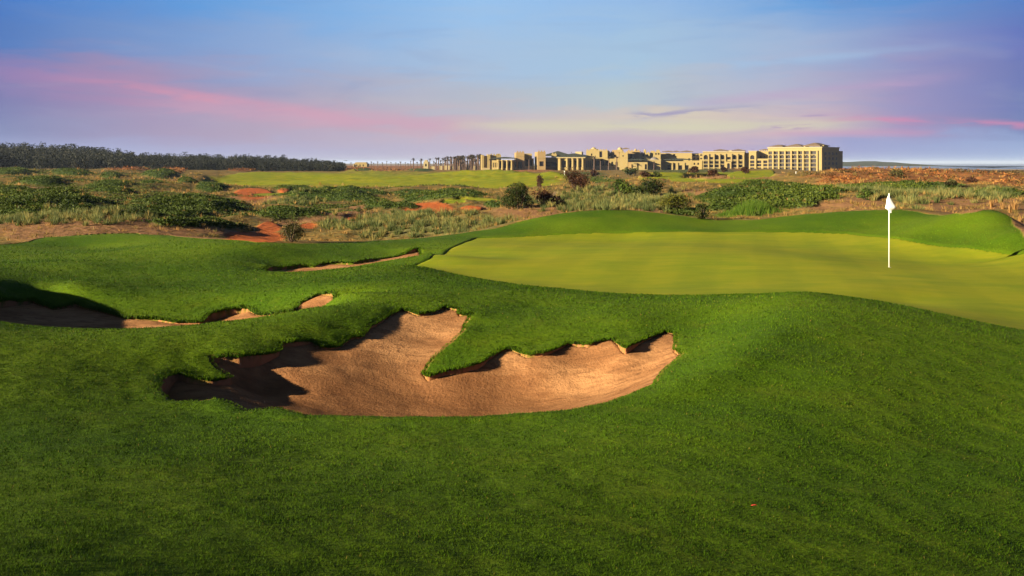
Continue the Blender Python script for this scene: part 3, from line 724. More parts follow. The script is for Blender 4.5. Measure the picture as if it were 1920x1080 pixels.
def tufts(name, X, Y, h, spread, nb, mat, label, toneoff=0.0):
    n = len(X); z = samp(ZT, X, Y)
    i = np.repeat(np.arange(n), nb); m = len(i)
    a = rng.uniform(0, 2 * np.pi, m); r = rng.uniform(0, 1, m) ** .7
    hh = h[i] * rng.uniform(.55, 1.1, m)
    bx = X[i] + np.cos(a) * r * spread[i] * .35; by = Y[i] + np.sin(a) * r * spread[i] * .35
    tx = X[i] + np.cos(a) * r * spread[i]; ty = Y[i] + np.sin(a) * r * spread[i]
    w = .0003 * Y[i] * rng.uniform(.7, 1.4, m) + .004
    sa = rng.uniform(0, np.pi, m); sx, sy = np.cos(sa) * w, np.sin(sa) * w
    V = np.empty((m, 3, 3)); zb = z[i] - .03
    V[:, 0] = np.stack([bx - sx, by - sy, zb], 1); V[:, 1] = np.stack([bx + sx, by + sy, zb], 1); V[:, 2] = np.stack([tx, ty, zb + hh * (1 - .35 * r)], 1)
    tone = np.clip(np.repeat(rng.uniform(0, .8, n), nb) + rng.normal(0, .12, m) + toneoff, 0, 1)
    tag(mesh_np(name, V.reshape(-1, 3), np.arange(m * 3).reshape(m, 3), mat, None, False, {'tone': ('FLOAT', np.repeat(tone, 3))}), label, 'dune grass', kind='stuff')
DUNEG = leaf_mat('dune_grass_blades', [(0, (.06, .082, .024)), (.4, (.13, .155, .05)), (.7, (.24, .22, .07)), (1, (.36, .25, .085))], .35)
X, Y = scatter(np.clip(W['pale'] * (1 - .4 * W['sand']), 0, 1), 15000, 41, 130)
tufts('dune_grass', X, Y, (.32 + .0035 * Y) * rng.uniform(.6, 1.3, len(X)), .42 * rng.uniform(.6, 1.3, len(X)), 50, DUNEG, 'pale feathery dune grass behind the green and left lawn', -.08)
STRAW = leaf_mat('straw_blades', [(0, (.10, .085, .022)), (.5, (.25, .17, .05)), (1, (.42, .23, .075))], .35)
dry = out_lawn * (1 - W['fair']) * (1 - W['red']) * (1 - .8 * W['cover']) * .5
X, Y = scatter(dry, 16000, 40, 330)
tufts('dune_grass', X, Y, (.16 + .0028 * Y) * rng.uniform(.5, 1.3, len(X)), (.25 + .002 * Y) * rng.uniform(.6, 1.3, len(X)), 12, STRAW, 'dry straw tufts scattered over bare dune soil', .05)
RUSTL = leaf_mat('rust_scrub_leaves', [(0, (.045, .030, .010)), (.4, (.14, .056, .018)), (.75, (.26, .095, .026)), (1, (.34, .17, .05))], .25)
bushy = sstep(fbm(XX / YY * 46 + 9, np.log(YY) * 30, 4, 75), .45, .60)
X, Y = scatter(W['rust'] * (.06 + .94 * bushy) * ((YY < 420) | ((XX / YY < -.06) & (YY < 640))), 340000, 80, 640)
sz = .0011 * Y ** .95 * rng.uniform(.6, 1.4, len(X)) + .03
C = np.stack([X, Y, samp(ZT, X, Y) + sz * rng.uniform(0, 3.0, len(X)) * samp(bushy, X, Y)], 1)
V, Fc, tv = leaves_cloud(C, sz, np.clip((fbm(X / Y * 30, np.log(Y) * 20, 3, 74) - .5) * 2.6 + .45 + rng.normal(0, .1, len(X)), 0, 1))
tag(mesh_np('scrub', V, Fc, RUSTL, None, False, {'tone': ('FLOAT', tv)}), 'rust brown scrub on the far dunes and skyline', 'scrub', kind='stuff')

# ---- single bushes
BARK = plain('bark', (.07, .045, .03), .3, 8)
DEADW = plain('dead_wood', (.22, .16, .11), .3, 8)
GREENL = leaf_mat('dark_bush_leaves', [(0, (.012, .022, .006)), (.45, (.032, .052, .010)), (.8, (.075, .085, .018)), (1, (.12, .075, .03))], .25)
LIGHTL = leaf_mat('light_bush_leaves', [(0, (.022, .045, .008)), (.45, (.055, .095, .014)), (.8, (.10, .15, .022)), (1, (.16, .17, .04))], .3)
OLIVEL = leaf_mat('olive_bush_leaves', [(0, (.022, .022, .008)), (.45, (.055, .055, .018)), (.8, (.10, .10, .035)), (1, (.15, .11, .05))], .3)
BROWNL = leaf_mat('brown_bush_leaves', [(0, (.022, .010, .007)), (.5, (.06, .026, .015)), (.85, (.11, .05, .026)), (1, (.15, .08, .04))], .25)
YELL = leaf_mat('yellow_bush_leaves', [(0, (.03, .04, .008)), (.45, (.09, .10, .014)), (.8, (.16, .15, .02)), (1, (.19, .15, .04))], .3)
LIMEG = leaf_mat('lime_grass_blades', [(0, (.03, .07, .008)), (.5, (.07, .14, .014)), (1, (.13, .19, .025))], .3)
def bush(u0, u1, vt, vb, mat, label, n=1800, lobes=9, name='bush', feather=0.0, cat='bush', group=None, wood=None, depth=.8, ls=1.0, y0=30):
    uc = (u0 + u1) / 2
    X, Y, z = hit(uc, vb, ZT, y0)
    wd = (u1 - u0) * Y / F; ht = (vb - vt) * Y / F
    o = empty(name, (X, Y + wd * depth * .3, z - .05))
    # lobes fill the silhouette
    cs = []
    for i in range(lobes):
        a = random.uniform(0, 2 * math.pi); rr = random.uniform(.1, 1) ** .6
        zc = random.uniform(.25, .8)
        lim = (1 - max(0, zc - .35) * 1.05)
        lr = random.uniform(.2, .34)
        cs.append((math.cos(a) * rr * lim * (wd / 2 - lr * wd * .55), math.sin(a) * rr * lim * (wd / 2 - lr * wd * .55) * depth, min(zc, 1 - lr * .75) * ht, lr))
    cs.append((0, 0, ht * .74, .3)); cs.append((wd * .05, -.1 * wd, ht * .4, .4))
    k = rng.integers(0, len(cs), n); cs = np.array(cs)
    d = rng.normal(size=(n, 3)); d /= np.linalg.norm(d, axis=1)[:, None]
    r = cs[k, 3] * rng.uniform(.35, 1.0 + .25 * feather, n) ** .5
    C = cs[k, :3] + d * np.stack([r * wd * .62, r * wd * .62 * depth, r * ht * .85], 1)
    C[:, 2] = np.abs(C[:, 2])
    if feather:
        C[:, 2] += rng.exponential(feather * ht * .12, n); C[:, 0] += rng.normal(0, wd * .05 * feather, n)
    C[:, 0] *= wd * .5 / np.percentile(np.abs(C[:, 0]), 98); C[:, 2] *= ht * .97 / np.percentile(C[:, 2], 98.5)
    size = (ls * .55 * (wd * ht) ** .5 / math.sqrt(n) + .0003 * Y) * rng.uniform(.7, 1.5, n)
    tone = np.clip(rng.uniform(.0, .75, len(cs))[k] + rng.normal(0, .15, n), 0, 1)
    V, Fc, tv = leaves_cloud(C, size * 1.5, tone)
    mesh_np('foliage', V, Fc, mat, o, False, {'tone': ('FLOAT', tv)})
    st = MB()
    for i in range(7):
        a = 2 * math.pi * i / 7 + random.uniform(-.3, .3); q = random.uniform(.2, .38)
        st.tube([(0.02 * math.cos(a), .02 * math.sin(a), 0), (math.cos(a) * q * wd * .5, math.sin(a) * q * wd * .5 * depth, ht * .35), (math.cos(a) * q * wd, math.sin(a) * q * wd * depth, ht * random.uniform(.6, .85))], [.03 * ht + .01, .02 * ht + .005, .006], 5)
    st.build('stem', wood or BARK, o)
    tag(o, label, cat, group)
    return o
bush(944, 1000, 343, 394, GREENL, 'large dark round bush with browning leaves at the left end of the dune grass', 5200, 12)
bush(990, 1052, 356, 386, BROWNL, 'dead brown bush tangled with bare branches right of the large dark bush', 1000, 8, feather=.6, wood=DEADW)
bush(1056, 1104, 316, 357, BROWNL, 'tall feathery red-brown bush in front of the green-roofed pavilion', 3000, 10, feather=1.2, ls=.75)
bush(1104, 1122, 318, 332, BROWNL, 'low brown bush just right of the tall red-brown bush', 500, 5, feather=.8)
bush(1006, 1018, 328, 352, BROWNL, 'small narrow brown bush left of the tall red-brown bush', 450, 5, feather=.6)
bush(1146, 1194, 336, 368, LIGHTL, 'bright green loose bush left of the dark domed bush', 2000, 8, feather=.5)
bush(1188, 1250, 334, 366, GREENL, 'dark domed bush with olive top on the dune crest', 2600, 9)
bush(1232, 1296, 364, 394, YELL, 'yellow topped bush low behind the central mound', 2400, 9, feather=.5)
bush(1168, 1196, 315, 329, GREENL, 'small dark bush before the low yellow wall of the clubhouse', 700, 6)
bush(1196, 1222, 321, 333, BROWNL, 'brown bush right of the small dark bush before the clubhouse', 600, 6, feather=.5)
bush(1222, 1240, 322, 332, GREENL, 'dark green shrub before the domed yellow wall', 400, 5)
bush(1293, 1312, 312, 325, BROWNL, 'brown bush against the foot of the low hotel pavilion', 600, 6, feather=.6)
bush(1329, 1349, 318, 332, BROWNL, 'reddish bush in front of the arched hotel wing', 700, 6, feather=.6)
bush(1350, 1364, 313, 324, BROWNL, 'small brown bush beside the arched hotel entrance', 400, 5, feather=.6)
bush(1391, 1406, 313, 326, BROWNL, 'brown bush between the two hotel wings', 500, 5, feather=.6)
bush(522, 566, 412, 454, OLIVEL, 'lone olive shrub at the edge of the red path by the lawn', 2200, 9, feather=1.0, ls=.8)
bush(1668, 1698, 317, 335, OLIVEL, 'dark rounded scrub bush on the rust dune behind the flag', 900, 6, feather=.4)
bush(1770, 1796, 335, 349, OLIVEL, 'olive scrub bush at the right end of the dark green strip', 700, 6, feather=.4)
bush(1815, 1835, 331, 343, BROWNL, 'small brown bush on the hazy right dune crest', 500, 5, feather=.5)
bush(1304, 1330, 380, 412, GREENL, 'dark clump of leaves at the left foot of the green bank', 1100, 7)
bush(1612, 1640, 350, 376, LIGHTL, 'light green shrub just left of the flag on the dune', 500, 5, feather=.8)

# dead branches beside the brown bush
X, Y, z = hit(1026, 372, ZT, 45)
br = MB()
for i in range(11):
    a = random.uniform(-.5, .5); l = random.uniform(.5, 1.3); x0 = random.uniform(-.6, .5)
    p0 = (x0, random.uniform(-.3, .3), random.uniform(.1, .5)); p1 = (x0 + l * .5, p0[1] + .1, p0[2] + l * .12 + a * .3); p2 = (x0 + l, p0[1] + .15, p0[2] + l * .3 + a * .5)
    br.tube([p0, p1, p2], [.025, .018, .008], 5)
o = br.build('dead_branches', DEADW); o.location = (X, Y, z)
tag(o, 'tangle of pale dead branches lying across the dune grass', 'branches')

# straw-coloured clumps at the right edge
strawm = leaf_mat('golden_tuft_blades', [(0, (.22, .12, .04)), (.5, (.36, .20, .07)), (1, (.46, .29, .11))], .35)
def clump(u, vb, hpx, mat, nb=60, spread=.4, y0=30):
    X, Y, z = hit(u, vb, ZT, y0); h = hpx * Y / F
    a = rng.uniform(0, 2 * np.pi, nb); r = rng.uniform(0, 1, nb) ** .7 * spread * h
    w = h * .035 * rng.uniform(.6, 1.3, nb); V = np.empty((nb, 3, 3)); sa = rng.uniform(0, np.pi, nb)
    V[:, 0] = np.stack([np.cos(a) * r * .3 - np.cos(sa) * w, np.sin(a) * r * .3 - np.sin(sa) * w, np.full(nb, -.03)], 1)
    V[:, 1] = np.stack([np.cos(a) * r * .3 + np.cos(sa) * w, np.sin(a) * r * .3 + np.sin(sa) * w, np.full(nb, -.03)], 1)
    V[:, 2] = np.stack([np.cos(a) * r, np.sin(a) * r, h * rng.uniform(.6, 1.05, nb)], 1)
    o = mesh_np('grass_tuft', V.reshape(-1, 3), np.arange(nb * 3).reshape(-1, 3), mat, None, False, {'tone': ('FLOAT', np.repeat(rng.uniform(0, 1, nb), 3))})
    o.location = (X, Y, z); return o
for u, vb, h, lab in ((1859, 388, 15, 'golden dry grass tuft nearest the top of the right mound'), (1880, 392, 17, 'golden dry tuft leaning over bare sand above the dark ditch'), (1894, 399, 18, 'tall golden tuft on sand just beyond the mound shoulder'),
                      (1903, 394, 20, 'tallest golden tuft on the sandy slope at the right edge'), (1912, 415, 12, 'short golden tuft lowest on the sandy slope'), (1868, 380, 9, 'small golden tuft farthest back on the right slope')):
    tag(clump(u, vb, h, strawm), lab, 'grass tuft', 'golden tufts on the sandy slope')
for i in range(26):
    pass
# bright lime clump of tall grass in front of the green bank
X0, Y0, _ = hit(1412, 404, ZT, 42)
n = 1500; X = X0 + rng.normal(0, 1, n) * 1.0; Y = Y0 + 1.2 + rng.normal(0, 1, n) * .5
z = samp(ZT, X, Y); h = rng.uniform(.25, .6, n) * np.exp(-((X - X0 - .2) / 1.6) ** 2)
a = rng.uniform(0, 2 * np.pi, n); w = .03
V = np.empty((n, 3, 3)); V[:, 0] = np.stack([X - w, Y, z - .05], 1); V[:, 1] = np.stack([X + w, Y, z - .05], 1); V[:, 2] = np.stack([X + np.cos(a) * .15, Y + np.sin(a) * .15, z + h], 1)
tag(mesh_np('grass_clump', V.reshape(-1, 3), np.arange(n * 3).reshape(-1, 3), LIMEG, None, False, {'tone': ('FLOAT', np.repeat(rng.uniform(0, 1, n), 3))}), 'bright lime green grass clump before the dark green bank', 'grass clump')

# ------------------------------------------------------------------ forest on the left skyline
FOR = leaf_mat('forest_leaves', [(0, (.008, .011, .006)), (.5, (.014, .018, .010)), (.85, (.028, .028, .015)), (1, (.05, .042, .022))], .2)
def forest_top(u):   # skyline of the wood
    return np.interp(u, [-300, 0, 60, 150, 235, 250, 330, 480, 520, 570, 610, 640, 700], [262, 268, 270, 274, 281, 287, 289, 292, 293, 297, 300, 304, 306])
VV, FF, TT = [], [], []; off = 0
for i in range(1500):
    u = random.uniform(-260, 645); dep = random.uniform(0, 1); Y = 520 + 260 * dep
    X = (u - CU) * Y / F; z0 = float(samp(ZT, X, Y))
    top = 3 + (HV - float(forest_top(u)) - random.gauss(.2, 1.6)) * Y / F
    ht = (top - z0) * (.55 + .45 * dep) if dep < .75 else (top - z0)
    if ht < 1.5: continue
    wd = min(max(ht * .85, 4), 11); nl = 200
    lob = rng.normal(0, 1, (7, 3)) * np.array([wd * .26, wd * .26, ht * .16]) + np.array([0, 0, ht * .62])
    k = rng.integers(0, 7, nl); d = rng.normal(size=(nl, 3)); d /= np.linalg.norm(d, axis=1)[:, None]
    C = lob[k] + d * rng.uniform(.4, 1, (nl, 1)) * np.array([wd * .24, wd * .24, ht * .2])
    C[: nl // 3, 2] = rng.uniform(0, ht * .6, nl // 3)
    C[:, 2] = np.clip(C[:, 2], 0, ht * 1.02)
    V, Fc, tv = leaves_cloud(C + np.array([X, Y, z0]), rng.uniform(.3, .75, nl) * (.5 + wd * .07), np.clip(random.uniform(.1, .7) + rng.normal(0, .15, nl), 0, 1))
    VV.append(V); FF.append(Fc + off); TT.append(tv); off += len(V)
tag(mesh_np('forest', np.concatenate(VV), np.concatenate(FF), FOR, None, False, {'tone': ('FLOAT', np.concatenate(TT))}), 'dark dense wood along the left skyline', 'forest', kind='stuff')

# ------------------------------------------------------------------ far hill and dune on the right, fading into sea mist
def ridge(name, u0, u1, prof, Y, mat, label, depth=160):
    us = np.linspace(u0, u1, 60); V = []; 
    for j, (dy, k) in enumerate(((-1, 0), (-.5, .55), (0, 1), (.6, .5), (1, 0))):
        for u in us:
            yy = Y + dy * depth; h = float(prof(u)) * Y / F
            x = (u - CU) * Y / F
            V.append((x, yy, -4 + (h + 7 - 0) * k + (float(fbm(np.array([x * .02]), np.array([yy * .02]), 3, 81)[0]) - .5) * 3 * k))
    n = len(us); Fc = [(j * n + i, j * n + i + 1, (j + 1) * n + i + 1, (j + 1) * n + i) for j in range(4) for i in range(n - 1)]
    return tag(mesh_np(name, V, Fc, mat, None, True), label, 'hill', kind='structure')
HILLM = plain('hill_scrub', (.05, .06, .035), .4, .02)
DUNEM = plain('far_dune', (.22, .17, .11), .2, .02)
ridge('hill', 1480, 1860, lambda u: np.interp(u, [1480, 1560, 1640, 1690, 1750, 1860], [0, 2, 2.5, 0, -6, -10]), 1900, HILLM, 'low dark far hill beyond the hotel end')
ridge('hill', 1690, 2050, lambda u: np.interp(u, [1690, 1740, 1790, 1850, 1920, 2050], [-14, -11.5, -12.5, -17, -25, -32]), 900, DUNEM, 'pale far dune fading behind the rust scrub', 60)

# ------------------------------------------------------------------ hotel and clubhouse
WALL = plain('cream_stucco', (.235, .185, .078), .10, .25)
WALL2 = plain('warm_stucco', (.23, .165, .075), .10, .25)
PALEW = plain('pale_stucco', (.28, .235, .13), .08, .25)
ROOFG = plain('green_roof_tiles', (.030, .036, .028), .2, 1.0)
ROOFB = plain('brown_roof_tiles', (.13, .095, .065), .2, 1.0)
GLASS = plain('dark_glass', (.016, .013, .016), .3, .5, .45, .12)
GREYD = plain('grey_dome', (.13, .12, .12), .2, 1.0)
class Bld:
    """a building; plan given as bearings (u) and dips (v) of its front at distance Y, turned by deg"""
    def __init__(s, name, u0, vb, Y, deg, label, cat='building', group=None):
        s.Y = Y; s.k = Y / F; s.c = math.cos(R(deg)) + (u0 - CU) / F * math.sin(R(deg)); s.u0 = u0; s.vb = vb
        s.zb = ZC - (vb - HV) * Y / F
        s.o = empty(name, ((u0 - CU) * Y / F, Y, s.zb), R(-deg) if deg else 0)
        tag(s.o, label, cat, group); s.wall = {}
    def x(s, u): return (u - s.u0) * s.k / s.c
    def z(s, v): return (s.vb - v) * s.k
    def mb(s, mat, name='wall'):
        return s.wall.setdefault((name, mat.name), (MB(), mat, name))[0]
    def block(s, u0, u1, vt, y0, y1, mat=None, vb=None, merlon=0, name='wall'):
        b = s.mb(mat or WALL, name); zb = -2 if vb is None else s.z(vb)
        b.box(s.x(u0), s.x(u1), y0, y1, zb, s.z(vt))
        if merlon:
            n = max(2, int((u1 - u0) / merlon)); w = (s.x(u1) - s.x(u0)) / (2 * n)
            for i in range(n):
                xx = s.x(u0) + w * (2 * i + .5); b.box(xx, xx + w, y0, y0 + .8, s.z(vt), s.z(vt) + .9)
    def front(s, u0, u1, vt, openings, y=0.0, depth=12, mat=None, merlon=0, t=1.1, glass=True, vb=None):
        """front wall with real openings, a window set back in each, and the body behind"""
        b = s.mb(mat or WALL); xs = sorted({s.x(u0), s.x(u1)} | {s.x(o[i]) for o in openings for i in (0, 1)})
        zb = -2 if vb is None else s.z(vb)
        zs = sorted({zb, s.z(vt)} | {s.z(o[i]) for o in openings for i in (2, 3)})
        rects = [(s.x(o[0]), s.x(o[1]), s.z(o[3]), s.z(o[2])) for o in openings]
        for x0, x1 in zip(xs, xs[1:]):
            run = None
            for z0, z1 in list(zip(zs, zs[1:])) + [(None, None)]:
                solid = z0 is not None and not any(r[0] <= (x0 + x1) / 2 <= r[1] and r[2] <= (z0 + z1) / 2 <= r[3] for r in rects)
                if solid: run = [z0, z1] if run is None else [run[0], z1]
                elif run: b.box(x0, x1, y, y + t, run[0], run[1]); run = None
        b.box(s.x(u0), s.x(u1), y + t + .02, y + depth, zb, s.z(vt) - .02)
        for o, r in zip(openings, rects):
            if glass:
                w = MB(); w.box(r[0] + .01, r[1] - .01, y + t - .25, y + t, r[2] + .01, r[3] - .01)
                w.build('window', GLASS, s.o)
            if len(o) > 4:      # arched head
                cx = (r[0] + r[1]) / 2; rad = (r[1] - r[0]) / 2; zt = r[3]
                hgt = min(rad * .9, (r[3] - r[2]) * .45)
                for sg in (-1, 1):
                    arc = [(cx + sg * rad * math.cos(a), zt - hgt + hgt * math.sin(a)) for a in np.linspace(0, math.pi / 2, 6)]
                    pl = arc + [(cx + sg * rad, zt)]
                    pl = pl if sg < 0 else pl[::-1]
                    b.prism(pl[::-1], y + .004, y + t - .3)
        if merlon:
            n = max(2, int((u1 - u0) / merlon)); w = (s.x(u1) - s.x(u0)) / (2 * n)
            for i in range(n):
                xx = s.x(u0) + w * (2 * i + .5); b.box(xx, xx + w, y, y + .8, s.z(vt), s.z(vt) + .9)
    def cornice(s, u0, u1, v, y0, y1, mat=None, h=.7, out=.45):
        b = s.mb(mat or PALEW, 'cornice'); b.box(s.x(u0) - out, s.x(u1) + out, y0 - out, y1 + out, s.z(v) + .01, s.z(v) + h)
    def hip(s, u0, u1, vt, vb, y0, y1, mat, over=.8, inset=None):
        b = MB(); b.box(s.x(u0) - over, s.x(u1) + over, y0 - over, y1 + over, s.z(vb) + .72, s.z(vb) + 1.1)
        b.hip(s.x(u0) - over + .02, s.x(u1) + over - .02, y0 - over + .02, y1 + over - .02, s.z(vb) + 1.104, max(s.z(vt), s.z(vb) + 1.8), inset)
        b.build('roof', mat, s.o)
    def dome(s, u0, u1, vt, vb, y, mat):
        r = (s.x(u1) - s.x(u0)) / 2; h = s.z(vt) - s.z(vb); b = MB()
        pr = [(r * 1.05, 0), (r * 1.05, h * .12)] + [(r * math.cos(a), h * (.12 + .82 * math.sin(a))) for a in np.linspace(0, 1.45, 8)] + [(.05 * r, h * 1.12), (.01, h * 1.2)]
        b.lathe(pr, ((s.x(u0) + s.x(u1)) / 2, y, s.z(vb) - .05), 16); b.build('dome', mat, s.o, True)
    def done(s):
        for (nm, _), (b, mat, name) in s.wall.items(): b.build(name, mat, s.o)

def grid(cols, rows):
    return [(c0, c1, r0, r1) + ((1,) if a else ()) for (c0, c1) in cols for (r0, r1, a) in rows]
# --- tall hotel block at the right end, its far side in shade
b = Bld('hotel_wing', 1440, 321, 678, 40, 'tallest hotel block at the right end with shaded end wall', 'hotel', 'wings of the hotel')
rows = [(284, 289.6, 0), (291.2, 297.2, 1), (299, 305.2, 0), (306.8, 312.4, 0), (314, 319.8, 0)]
cols = [(1440.8, 1448.6), (1452, 1459.4), (1462.6, 1470.6), (1474, 1482), (1485, 1493.4), (1496.4, 1502.6), (1507.4, 1514.2), (1519, 1527)]
b.front(1440, 1537, 278, grid(cols, rows), depth=34, t=1.1)
for v in (290.2, 298, 306, 313): b.mb(PALEW, 'balcony').box(b.x(1440.3), b.x(1530), -.9, -.01, b.z(v), b.z(v) + .28)
for u in (1450.2, 1461, 1472.3, 1483.6, 1494.9, 1504.9, 1516.7, 1529.5): b.mb(WALL, 'pier').box(b.x(u) - .55, b.x(u) + .55, -1.1, -.91, -2, b.z(283))
for u in (1450.2, 1461, 1472.3, 1483.6, 1494.9, 1504.9, 1516.7, 1529.5): b.mb(WALL, 'pier').box(b.x(u) - .55, b.x(u) + .55, -.905, -.02, b.z(290.2) + .56, b.z(283))
b.cornice(1440, 1537, 278, 0, 34)
b.hip(1441, 1463, 271.2, 277, 3, 16, ROOFB); b.hip(1472, 1497, 270.4, 277, 3, 16, ROOFB); b.hip(1504, 1531, 268.6, 276.5, 2, 20, ROOFB)
b.block(1528, 1535, 273, 6, 14, WALL, 277); b.block(1500, 1504, 275, 5, 12, PALEW, 277)
for i in range(4):
    for j in range(4):
        w = MB(); yy = 5 + i * 7.2; w.box(b.x(1537) + .01, b.x(1537) + .12, yy, yy + 3.2, b.z(318 - j * 9), b.z(313 - j * 9)); w.build('window', GLASS, b.o)
b.block(1522, 1536.5, 283, 34.2, 42, WALL2)
b.done()
# --- set-back link and narrow block
b = Bld('hotel_wing', 1404, 321, 686, 24, 'narrow hotel block with stepped terrace left of the tallest block', 'hotel', 'wings of the hotel')
rows = [(301, 306, 0), (307.5, 311.8, 0), (314, 319.8, 0)]
b.front(1418.5, 1440, 297.5, grid([(1419.6, 1427.2), (1431, 1438.4)], rows), depth=20)
b.front(1404.6, 1418.3, 284.5, grid([(1407, 1414.8)], [(291, 298.6, 1)] + rows), y=-1, depth=24)
b.block(1419, 1440, 283.5, 9, 20, WALL, 297.5, 4)
for u in (1421, 1428, 1434): 
    w = MB(); w.prism([(b.x(u), b.z(295.5)), (b.x(u + 4), b.z(295.5)), (b.x(u + 2), b.z(292))], 8.7, 8.98); w.build('window', GLASS, b.o)
b.cornice(1404.6, 1418.3, 284.5, -1, 23); b.hip(1422, 1438, 281, 283.5, 10, 19, ROOFB)
b.block(1394.8, 1404.4, 286, 5, 22, WALL2); b.done()
# --- arched hotel wing with central entrance
b = Bld('hotel_wing', 1318.4, 320.5, 694, 16, 'arched hotel wing with tall dark central entrance arch', 'hotel', 'wings of the hotel')
rows = [(294.5, 299, 0), (302.2, 307, 0), (309, 313.8, 0), (316, 319.8, 0)]
toprow = [(290.5, 299, 1)] + rows[1:]
op = grid([(1319.4, 1327.2), (1339.8, 1347.6), (1350.8, 1358), (1372.6, 1380.4), (1384.6, 1391.4)], toprow) + grid([(1330.2, 1337.4), (1361.8, 1369.6)], rows[:2]) + grid([(1330.2, 1337.4)], rows[2:])
b.front(1318.4, 1395, 285.5, op, depth=20, t=1.5)
for v in (300.2, 307.6, 314.6): b.mb(PALEW, 'balcony').box(b.x(1318.6), b.x(1360), -.8, -.01, b.z(v), b.z(v) + .26); b.mb(PALEW, 'balcony').box(b.x(1372), b.x(1394.8), -.8, -.01, b.z(v), b.z(v) + .26)
for u in (1328.6, 1338.6, 1349.2, 1359.8, 1371, 1382.4, 1393.4): b.mb(WALL, 'pier').box(b.x(u) - .5, b.x(u) + .5, -1, -.82, -2, b.z(288))
b.front(1361.2, 1371, 303, [(1363.4, 1368.4, 306, 320.3, 1)], y=-2.6, depth=1.75, t=1.2)
b.cornice(1318.4, 1395, 285.5, 0, 20)
b.hip(1339, 1361, 279.6, 284.5, 2, 18, ROOFB); b.hip(1373, 1394, 279.6, 284.5, 2, 18, ROOFB); b.block(1361, 1371.5, 282, 4, 14, PALEW, 285.5)
b.block(1318.6, 1328.6, 283.8, .3, 8, WALL, 285.5); b.done()
# --- terraces behind, left of the arched wing
b = Bld('hotel_wing', 1238, 319.5, 720, 12, 'long hotel wing with flat hipped roofs behind the low pavilion', 'hotel', 'wings of the hotel')
b.front(1238, 1297, 287, [(1262, 1266, 289, 292), (1290, 1294, 297, 301)], depth=18)
b.front(1297.4, 1318, 287.5, grid([(1299, 1303), (1306, 1309.6), (1312, 1316)], [(289.5, 292, 1), (296, 298.5, 1)]), y=5, depth=16)
b.front(1297.4, 1316, 301, [(1300, 1303, 305, 309, 1), (1307, 1310, 305, 309, 1)], y=-2, depth=6.6)
b.hip(1243, 1262, 283, 286.6, 2, 16, ROOFB); b.hip(1277, 1297, 282.2, 286.6, 2, 16, ROOFB); b.hip(1264, 1273, 285, 286.6, 4, 14, ROOFB)
b.done()
b = Bld('hotel_pavilion', 1245, 318.5, 660, 10, 'low pavilion with dark flat roof and three openings before the hotel', 'pavilion')
b.front(1245.4, 1296, 302.2, [(1251.6, 1257.8, 309.8, 318.2), (1262.6, 1268, 306, 318.2), (1270, 1279, 310, 318.2), (1285, 1291, 309.8, 318.2)], depth=14)
for u in (1248, 1259.5, 1269, 1281.5, 1293.5): b.mb(WALL, 'pier').box(b.x(u) - .9, b.x(u) + .9, -.7, -.01, -2, b.z(305))
b.hip(1245.4, 1296, 298.5, 301.6, 0, 14, ROOFG); b.done()
# --- domed low wall block
b = Bld('clubhouse_wing', 1214, 318.5, 655, 8, 'low yellow walled block topped by a grey dome', 'clubhouse', 'wings of the clubhouse')
b.front(1214, 1239, 300.6, [(1224.8, 1227.6, 305, 318.2)], depth=12, mat=WALL); b.block(1239.2, 1245, 303, 5, 12, WALL2)
b.dome(1219, 1235, 294, 301, 7, GREYD); b.cornice(1214, 1239, 300.6, 0, 12, h=.5, out=.25); b.done()
b = Bld('clubhouse_wing', 1177.4, 318, 650, 8, 'low yellow walled block under a dark flat roof beside the square tower', 'clubhouse', 'wings of the clubhouse')
b.front(1184, 1214, 304, [(1209, 1213, 308, 317.6)], depth=12, mat=WALL); b.block(1177.6, 1183.9, 304, 3, 12, WALL2)
b.hip(1178, 1212, 298.6, 302.4, 0, 12, ROOFG, .5); b.done()
# --- terraced upper clubhouse
b = Bld('clubhouse_wing', 1170, 319, 705, 10, 'stepped upper terraces with small domes behind the low yellow walls', 'clubhouse', 'wings of the clubhouse')
b.front(1176, 1200, 283, [(1182, 1186, 290, 296)], depth=14, mat=WALL2, merlon=5)
b.front(1200.4, 1218, 287, [(1204, 1208, 289, 293), (1211, 1215, 289, 293, 1), (1203, 1207, 297, 301)], y=3, depth=12, merlon=5)
b.front(1218.4, 1238, 285, [(1221, 1224, 287, 290), (1228, 1231, 287, 290), (1233, 1236, 287, 290)], y=5, depth=12, merlon=4)
b.block(1206, 1211, 281.5, 7, 12, WALL, 287); b.block(1219, 1226, 282.5, 9, 14, WALL, 286); b.block(1230, 1236, 280.8, 9, 14, WALL, 286)
b.dome(1188, 1194, 278.5, 283, 6, PALEW); b.dome(1206.5, 1210.5, 279.5, 281.7, 9, PALEW); b.done()
b = Bld('clubhouse_wing', 1094, 318.5, 690, 10, 'tall pale clubhouse block with small roof dome behind the arcade', 'clubhouse', 'wings of the clubhouse')
b.front(1099, 1139, 282, [(1123.8, 1129, 284, 295), (1108, 1110.6, 288, 292)], depth=16, merlon=5)
b.block(1105, 1118, 279, 4, 12, WALL, 282); b.dome(1107, 1116, 275.5, 279.2, 8, PALEW)
b.front(1139.4, 1160, 286, [(1142, 1146, 288, 293), (1150, 1154, 290, 295)], y=4, depth=12, mat=WALL2, merlon=4)
b.block(1146, 1155, 281, 9, 14, WALL2, 286); b.dome(1156, 1165, 275.5, 280.5, 10, PALEW); b.block(1155.4, 1166, 280.4, 6, 14, WALL)
b.hip(1166.5, 1176, 278.5, 281, 8, 14, ROOFB); b.done()
b = Bld('clubhouse_arcade', 1106, 316, 670, 6, 'dark arcade of open bays on a pale base wall in the clubhouse centre', 'arcade')
